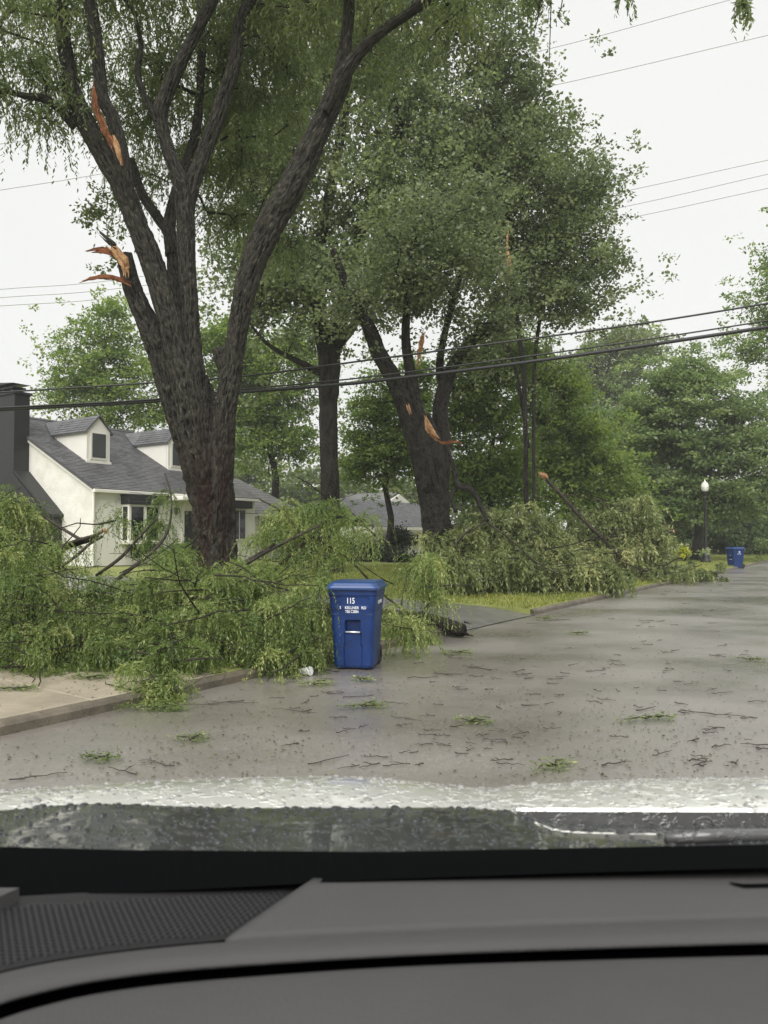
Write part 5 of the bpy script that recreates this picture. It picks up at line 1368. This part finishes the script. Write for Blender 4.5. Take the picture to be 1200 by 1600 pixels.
# ------------------------------------------------------------------ the car we look out of
car = empty('car', (0, 0.6, 0.0), 'wet silver car seen over its grey dashboard and bonnet', 'car')
def interp_rows(curves, us, smooth=True):
    out = []
    for c in curves:
        uu = [q[0] for q in c['p']]; vv = [q[1] for q in c['p']]
        row = []
        for u in us:
            if u < uu[0]: v = vv[0] + (u - uu[0]) * (vv[1] - vv[0]) / (uu[1] - uu[0])
            elif u > uu[-1]: v = vv[-1] + (u - uu[-1]) * (vv[-1] - vv[-2]) / (uu[-1] - uu[-2])
            else:
                v = np.interp(u, uu, vv)
            row.append(at(u, v, c['y']) if 'y' in c else on_z(u, v, c['z']))
        out.append(row)
    return out
def soft(p, n=40):
    """smooth picture curve through a few points"""
    u = [q[0] for q in p]; v = [q[1] for q in p]
    S = smooth_line([[a, b, 0, 0] for a, b in p], (u[-1] - u[0]) / n)
    return [(a, b) for a, b in S[:, :2]]
# bonnet
xs = np.linspace(-1.0, 0.98, 90); ysv = np.concatenate([np.linspace(1.29, 2.0, 40), np.linspace(2.03, 2.55, 12)])
hx = soft([(-1.1, -.07), (-.9, -.034), (-.55, -.010), (-.18, .002), (0, -.003), (.13, -.016), (.225, -.024), (.34, -.015), (.6, -.004), (1.05, .003)])
hu = np.array([q[0] for q in hx]); hv = np.array([q[1] for q in hx])
def hood_z(x, y):
    return 1.125 + np.interp(x, hu, hv) * np.clip((y - 1.2) / 0.4, 0.3, 1) - 0.405 * (y - 1.29) ** 2 - (0.35 * max(0, y - 2.2) ** 1.5)
rows = [[(x, y, hood_z(x, y)) for x in xs] for y in ysv]
rows.append([(x, 2.58, hood_z(x, 2.55) - 0.12) for x in xs]); rows.append([(x, 2.58, 0.35) for x in xs])
rows = [[(x, 1.285, hood_z(x, 1.29) - 0.03) for x in xs]] + rows
MB().loft(rows).build('bonnet', M['paint'], car, True)
for sx, x0 in ((-1, -1.0), (1, 0.98)):
    rows = [[(x0, y, hood_z(x0, y)), (x0 + sx * 0.06, y, hood_z(x0, y) - 0.07), (x0 + sx * 0.08, y, 0.75), (x0 + sx * 0.06, y, 0.35)] for y in np.linspace(1.29, 2.55, 20)]
    MB().loft(rows).build('front_wing', M['paint'], car, True)
    m = MB(); m.box((x0 + sx * 0.01, -2.2, 0.32), (sx * 0.06, 0, 0), (0, 3.48, 0), (0, 0, 0.78)); bevel(m.build('side_panel', M['paint'], car), 0.02)
    for yw in (1.75, -1.35):
        mb = MB(); th = np.arange(28) * 2 * math.pi / 28
        mb.loft([[(x0 + sx * (0.02 + o_), yw + r * math.cos(a), 0.34 + r * math.sin(a)) for a in th] for r, o_ in ((.2, -.16), (.32, -.16), (.34, -.13), (.34, .03), (.32, .06), (.21, .06))], True)
        w_ = mb.build('wheel', M['rubber'], car, True)
        mb = MB(); mb.loft([[(x0 + sx * (0.02 + o_), yw + r * math.cos(a), 0.34 + r * math.sin(a)) for a in th] for r, o_ in ((.215, .055), (.2, .03), (.07, .05), (.001, .055))], True); mb.build('rim', M['steel'], w_)
    MB().tube([(x0 * 0.95 + 0.0, 0.98, 1.1), (x0 * 0.86, 0.5, 1.45), (x0 * 0.76, -0.02, 1.78)], [0.05, 0.045, 0.045], 8).build('windscreen_pillar', M['car_black'], car, True)
    MB().tube([(x0 * 0.98, -1.0, 1.1), (x0 * 0.8, -1.05, 1.78)], [0.06, 0.06], 8).build('door_pillar', M['car_black'], car, True)
MB().bx(-0.96, 0.94, -2.15, 1.25, 0.33, 0.36).build('floor_pan', M['car_black'], car)
MB().bx(-1.0, 0.98, -2.22, -2.19, 0.33, 1.78).build('tailgate', M['paint'], car)
rows = [[(x, y, 1.80 + 0.04 * (1 - (x / 0.78) ** 2) - 0.02 * abs(y + 1)) for x in np.linspace(-0.78, 0.76, 12)] for y in np.linspace(-0.05, -2.2, 10)]
MB().loft(rows).build('roof', M['car_black'], car, True)
# dark wet cowl panel, wiper, black band at the foot of the glass
us = np.linspace(-800, 1950, 160)
ctop = soft([(-350, 1285), (0, 1266), (140, 1256), (350, 1262), (520, 1262), (700, 1262), (800, 1268), (870, 1286), (960, 1291), (1200, 1292), (1600, 1293)], 90)
rows = interp_rows([{'p': ctop, 'y': 1.27}, {'p': [(a, b + 3 + 0.0 * a) for a, b in ctop], 'y': 1.24}, {'p': [(-350, 1300), (0, 1298), (600, 1302), (1200, 1304), (1600, 1305)], 'y': 1.12}, {'p': [(-350, 1322), (0, 1326), (600, 1334), (1200, 1322), (1600, 1318)], 'y': 1.02}], us)
cowl_rows = rows
MB().loft(rows).build('cowl_panel', M['cowl'], car, True)
rows = interp_rows([{'p': [(780, 1268), (1600, 1271)], 'y': 1.283}, {'p': [(780, 1300), (1600, 1300)], 'y': 1.275}], np.linspace(780, 1950, 30))
MB().loft(rows).build('cowl_gap_shade', M['wiper'], car)  # dark strip standing in for the shade in the open gap
rows = interp_rows([{'p': [(800, 1262.5), (900, 1263), (1600, 1264)], 'y': 1.284}, {'p': [(800, 1267), (900, 1268), (1600, 1270)], 'y': 1.281}], np.linspace(800, 1950, 30))
MB().loft(rows).build('bonnet_edge_highlight', M['paint'], car)  # thin strip added as the highlight along the bonnet's rear edge
def beads(name, pts, nrm, rad, parent, mat):
    mb = MB(); a8 = np.arange(8) * math.pi / 4
    for p, n_, r in zip(pts, nrm, rad):
        n_ = n_ / np.linalg.norm(n_); e1 = np.cross(n_, [0, 1.0, 0.1]); e1 /= np.linalg.norm(e1); e2 = np.cross(n_, e1)
        st = 1 + 0.5 * abs(math.sin(p[0] * 917))
        ring = lambda rr, h: [p + e1 * (rr * math.cos(a)) + e2 * (rr * st * math.sin(a)) + n_ * h for a in a8]
        mb.add(ring(r, -0.0003) + ring(r * 0.86, r * 0.33) + ring(r * 0.45, r * 0.52) + [p + n_ * r * 0.58],
               [(k, (k + 1) % 8, 8 + (k + 1) % 8, 8 + k) for k in range(8)] + [(8 + k, 8 + (k + 1) % 8, 16 + (k + 1) % 8, 16 + k) for k in range(8)] + [(16 + k, 16 + (k + 1) % 8, 24) for k in range(8)])
    return tag(mb.build(name, mat, parent, True), kind='stuff')
gb = np.random.default_rng(55)
nb_ = 800
bxs = gb.uniform(-0.98, 0.95, nb_); bys = 1.31 + 0.75 * gb.uniform(0, 1, nb_) ** 1.1
bp3 = np.array([(x, y, hood_z(x, y)) for x, y in zip(bxs, bys)])
bn3 = np.array([(0, 0.81 * (y - 1.29), 1.0) for y in bys])
_bon = [o for o in car.children if o.name.startswith('bonnet')][0]
beads('raindrops', bp3, bn3, gb.gamma(3.0, 0.0010, nb_) + 0.0012, _bon, M['bead_light'])
_cow = [o for o in car.children if o.name.startswith('cowl_panel')][0]
cr_ = np.array(cowl_rows); ii = gb.uniform(0, 2.98, 1500); jj = gb.uniform(0, cr_.shape[1] - 1.02, 1500)
i0 = ii.astype(int); j0 = jj.astype(int); fi = (ii - i0)[:, None]; fj = (jj - j0)[:, None]
cp3 = (cr_[i0, j0] * (1 - fi) + cr_[i0 + 1, j0] * fi) * (1 - fj) + (cr_[i0, j0 + 1] * (1 - fi) + cr_[i0 + 1, j0 + 1] * fi) * fj
cn3 = np.cross(cr_[i0, j0 + 1] - cr_[i0, j0], cr_[i0 + 1, j0] - cr_[i0, j0]); cn3[cn3[:, 2] < 0] *= -1
beads('raindrops', cp3, cn3, gb.gamma(3.0, 0.0009, 1500) + 0.001, _cow, M['bead_dark'])
wp = [on for on in [at(1040, 1310, 1.05), at(1120, 1306, 1.06), at(1250, 1306, 1.08), at(1500, 1300, 1.1)]]
MB().tube(wp, [0.008, 0.010, 0.010, 0.010], 8).build('wiper_arm', M['wiper'], car, True)
nz = at(1100, 1286, 1.2); ths = np.linspace(0, math.pi, 12)
MB().tube([nz + [0.015 * math.cos(a), 0, 0.013 * math.sin(a) - 0.004] for a in ths], [0.0022] * 12, 6).build('washer_nozzle', M['wiper'], car, True)
rows = interp_rows([{'p': [(-350, 1318), (0, 1323), (200, 1328), (600, 1331), (1200, 1319), (1600, 1314)], 'y': 1.015}, {'p': [(-350, 1420), (0, 1402), (300, 1390), (600, 1374), (900, 1364), (1200, 1356), (1600, 1346)], 'y': 0.905}], us)
ws = MB().loft(rows).build('windscreen_border', M['car_black'], car)
gz = lambda y: 1.19 + (0.98 - y) * 0.62
rows = [[(x, y, gz(y)) for x in np.linspace(-0.93 + (0.98 - y) * 0.18, 0.91 - (0.98 - y) * 0.18, 10)] for y in np.linspace(0.97, -0.02, 10)]
MB().loft(rows).build('windscreen', M['windscreen'], car, True)
# dashboard
Z = 1.185
edge_l = [(490, 1372), (440, 1408), (395, 1440), (372, 1455), (352, 1471)]
top_c = [(-350, 1425), (0, 1402), (200, 1391), (490, 1374), (700, 1365), (900, 1360), (1200, 1352), (1600, 1342)]
seam = soft([(-350, 1640), (-150, 1568), (0, 1520), (150, 1492), (352, 1471), (600, 1457), (900, 1445), (1200, 1436), (1600, 1428)], 80)
gtop = soft([(-350, 1700), (-150, 1622), (0, 1570), (60, 1553), (150, 1534), (300, 1516), (600, 1496), (900, 1484), (1200, 1475), (1600, 1466)], 80)
gbot = soft([(-350, 1740), (-150, 1652), (0, 1594), (60, 1575), (150, 1554), (300, 1535), (600, 1513), (900, 1502), (1200, 1494), (1600, 1486)], 80)
def ipc(c, u):
    if u < c[0][0]: return c[0][1] + (u - c[0][0]) * (c[1][1] - c[0][1]) / (c[1][0] - c[0][0])
    if u > c[-1][0]: return c[-1][1] + (u - c[-1][0]) * (c[-1][1] - c[-2][1]) / (c[-1][0] - c[-2][0])
    return np.interp(u, [q[0] for q in c], [q[1] for q in c])
dash = None
# upper panel: right of the slanting edge
fr = np.linspace(0, 1, 9); nu = 80
rows = []
for f in fr:
    vl = 1372 + (1471 - 1372) * f
    ul_ = np.interp(vl, [q[1] for q in edge_l], [q[0] for q in edge_l])
    row = []
    for k in range(nu):
        u = ul_ + (1950 - ul_) * (k / (nu - 1)) ** 1.0
        a, b = ipc(top_c, u), ipc(seam, u) - 2.6
        a = a if u > 490 else 1372 + (490 - u) * 0.02
        v = a + (b - a) * f
        zz_ = Z + 0.004 * math.sin(f * math.pi)
        row.append(on_z(u, v, zz_))
    rows.append(row)
rows = [[p - [0, 0, 0.02] for p in rows[0]]] + rows + [[p - [0, 0, 0.012] for p in rows[-1]]]
rows = [[r[0] - [0, 0, 0.014]] + r for r in rows]
dash = MB().loft(rows).build('dashboard', M['dash'], car, True)
# grille plate with dimpled hexagons
gp = MB()
uu = np.linspace(-800, 488, 60)
def gr_top(u): return ipc(top_c, u)
def gr_bot(u): return min(ipc(seam, u) - 2, np.interp(u, [q[0] for q in edge_l[::-1]], [q[1] for q in edge_l[::-1]])) if u > 352 else ipc(seam, u) - 2
rows = [[on_z(u, gr_top(u) + (gr_bot(u) - gr_top(u)) * f, Z - 0.012) for u in uu] for f in np.linspace(0, 1, 8)]
gp.loft(rows); plate = gp.build('speaker_grille', M['dash_dark'], dash, True)
hm = MB(); cm = MB()
stp = 0.0078
P0 = on_z(80, 1460, Z - 0.012)
for i in range(-70, 90):
    for j in range(-40, 60):
        x = P0[0] + (i + 0.5 * (j % 2)) * stp; y = P0[1] + j * stp * 0.87
        z_ = Z - 0.012
        # back to picture coordinates, to stay inside the plate
        r = np.array([x, y, z_]) - EYE
        fw = r[1] * math.cos(PITCH) + r[2] * math.sin(PITCH); upc = -r[1] * math.sin(PITCH) + r[2] * math.cos(PITCH)
        u = 600 + FPX * r[0] / fw; v = 800 - FPX * upc / fw
        if not (-60 < u < 470) or v < gr_top(u) + 16 or v > gr_bot(u) - 7 or v > ipc(seam, u) - 7: continue
        a6 = np.arange(6) * math.pi / 3 + math.pi / 6
        ro, ri = stp * 0.53, stp * 0.40
        outer = [(x + ro * math.cos(a), y + ro * math.sin(a), z_ + 0.0012) for a in a6]
        inner = [(x + ri * math.cos(a), y + ri * math.sin(a), z_ + 0.0014) for a in a6]
        deep = [(x + ri * math.cos(a), y + ri * math.sin(a), z_ + 0.0003) for a in a6]
        hm.add(outer + inner, [(k, (k + 1) % 6, 6 + (k + 1) % 6, 6 + k) for k in range(6)])
        cm.add(deep, [tuple(range(6))])
tag(hm.build('grille_mesh', M['grille_rib'], plate), kind='stuff')
tag(cm.build('grille_holes', M['hole'], plate), kind='stuff')
# strip between seam and groove, groove, hood below
rows = interp_rows([{'p': [(a, b + 1) for a, b in seam], 'z': Z - 0.010}, {'p': [(a, b + 2) for a, b in seam], 'z': Z + 0.001}, {'p': [(a, b + 14) for a, b in seam], 'z': Z + 0.006}, {'p': [(a, b - 5) for a, b in gtop], 'z': Z + 0.007}, {'p': gtop, 'z': Z + 0.004}, {'p': [(a, b + 1) for a, b in gtop], 'z': Z - 0.02}], us)
MB().loft(rows).build('trim_strip', M['dash'], dash, True)
rows = interp_rows([{'p': [(a, b - 7) for a, b in seam], 'z': Z - 0.0135}, {'p': [(a, b + 7) for a, b in seam], 'z': Z - 0.0135}], us)
MB().loft(rows).build('seam', M['car_black'], dash)
rows = interp_rows([{'p': [(a, b - 4) for a, b in gtop], 'z': Z - 0.015}, {'p': [(a, b + 6) for a, b in gbot], 'z': Z - 0.015}], us)
MB().loft(rows).build('groove', M['car_black'], dash, True)
rows = interp_rows([{'p': [(a, b - 1) for a, b in gbot], 'z': Z - 0.012}, {'p': gbot, 'z': Z + 0.008}, {'p': [(a, b + 10) for a, b in gbot], 'z': Z + 0.014}, {'p': [(a, b + 50) for a, b in gbot], 'z': Z + 0.016}, {'p': [(a, b + 200) for a, b in gbot], 'z': Z + 0.010}, {'p': [(a, b + 330) for a, b in gbot], 'z': Z - 0.03}], us)
MB().loft(rows).build('cluster_hood', M['dash'], dash, True)
# vent slot and pale corner trim
rows = interp_rows([{'p': [(1140, 1378), (1160, 1381), (1600, 1372)], 'z': Z + 0.006}, {'p': [(1140, 1380), (1160, 1386), (1600, 1379)], 'z': Z + 0.006}], np.linspace(1140, 1560, 20))
MB().loft(rows).build('vent_slot', M['car_black'], dash)
c_ = [on_z(-40, 1387, Z + 0.004), on_z(30, 1387, Z + 0.004), on_z(8, 1397, Z + 0.004), on_z(-40, 1418, Z + 0.004)]
MB().prism(c_, (0, 0, -0.03)).build('corner_trim', M['dash'], dash)
MB().bx(-0.95, 0.93, 0.28, 1.0, 0.6, 1.10).build('dash_body', M['car_black'], dash)

# ------------------------------------------------------------------ rain haze between the trees
hm_, hnt, hout = new_mat('rain_haze')
hv_ = N(hnt, 'ShaderNodeVolumePrincipled'); hv_.inputs['Color'].default_value = (0.93, 0.95, 0.95, 1); hv_.inputs['Density'].default_value = 0.0009
hnt.links.new(hv_.outputs['Volume'], hout.inputs['Volume'])
tag(MB().bx(-320, 320, -60, 420, -1.1, 32).build('haze', hm_), 'thin rain haze hanging in the street air', 'haze', kind='stuff')
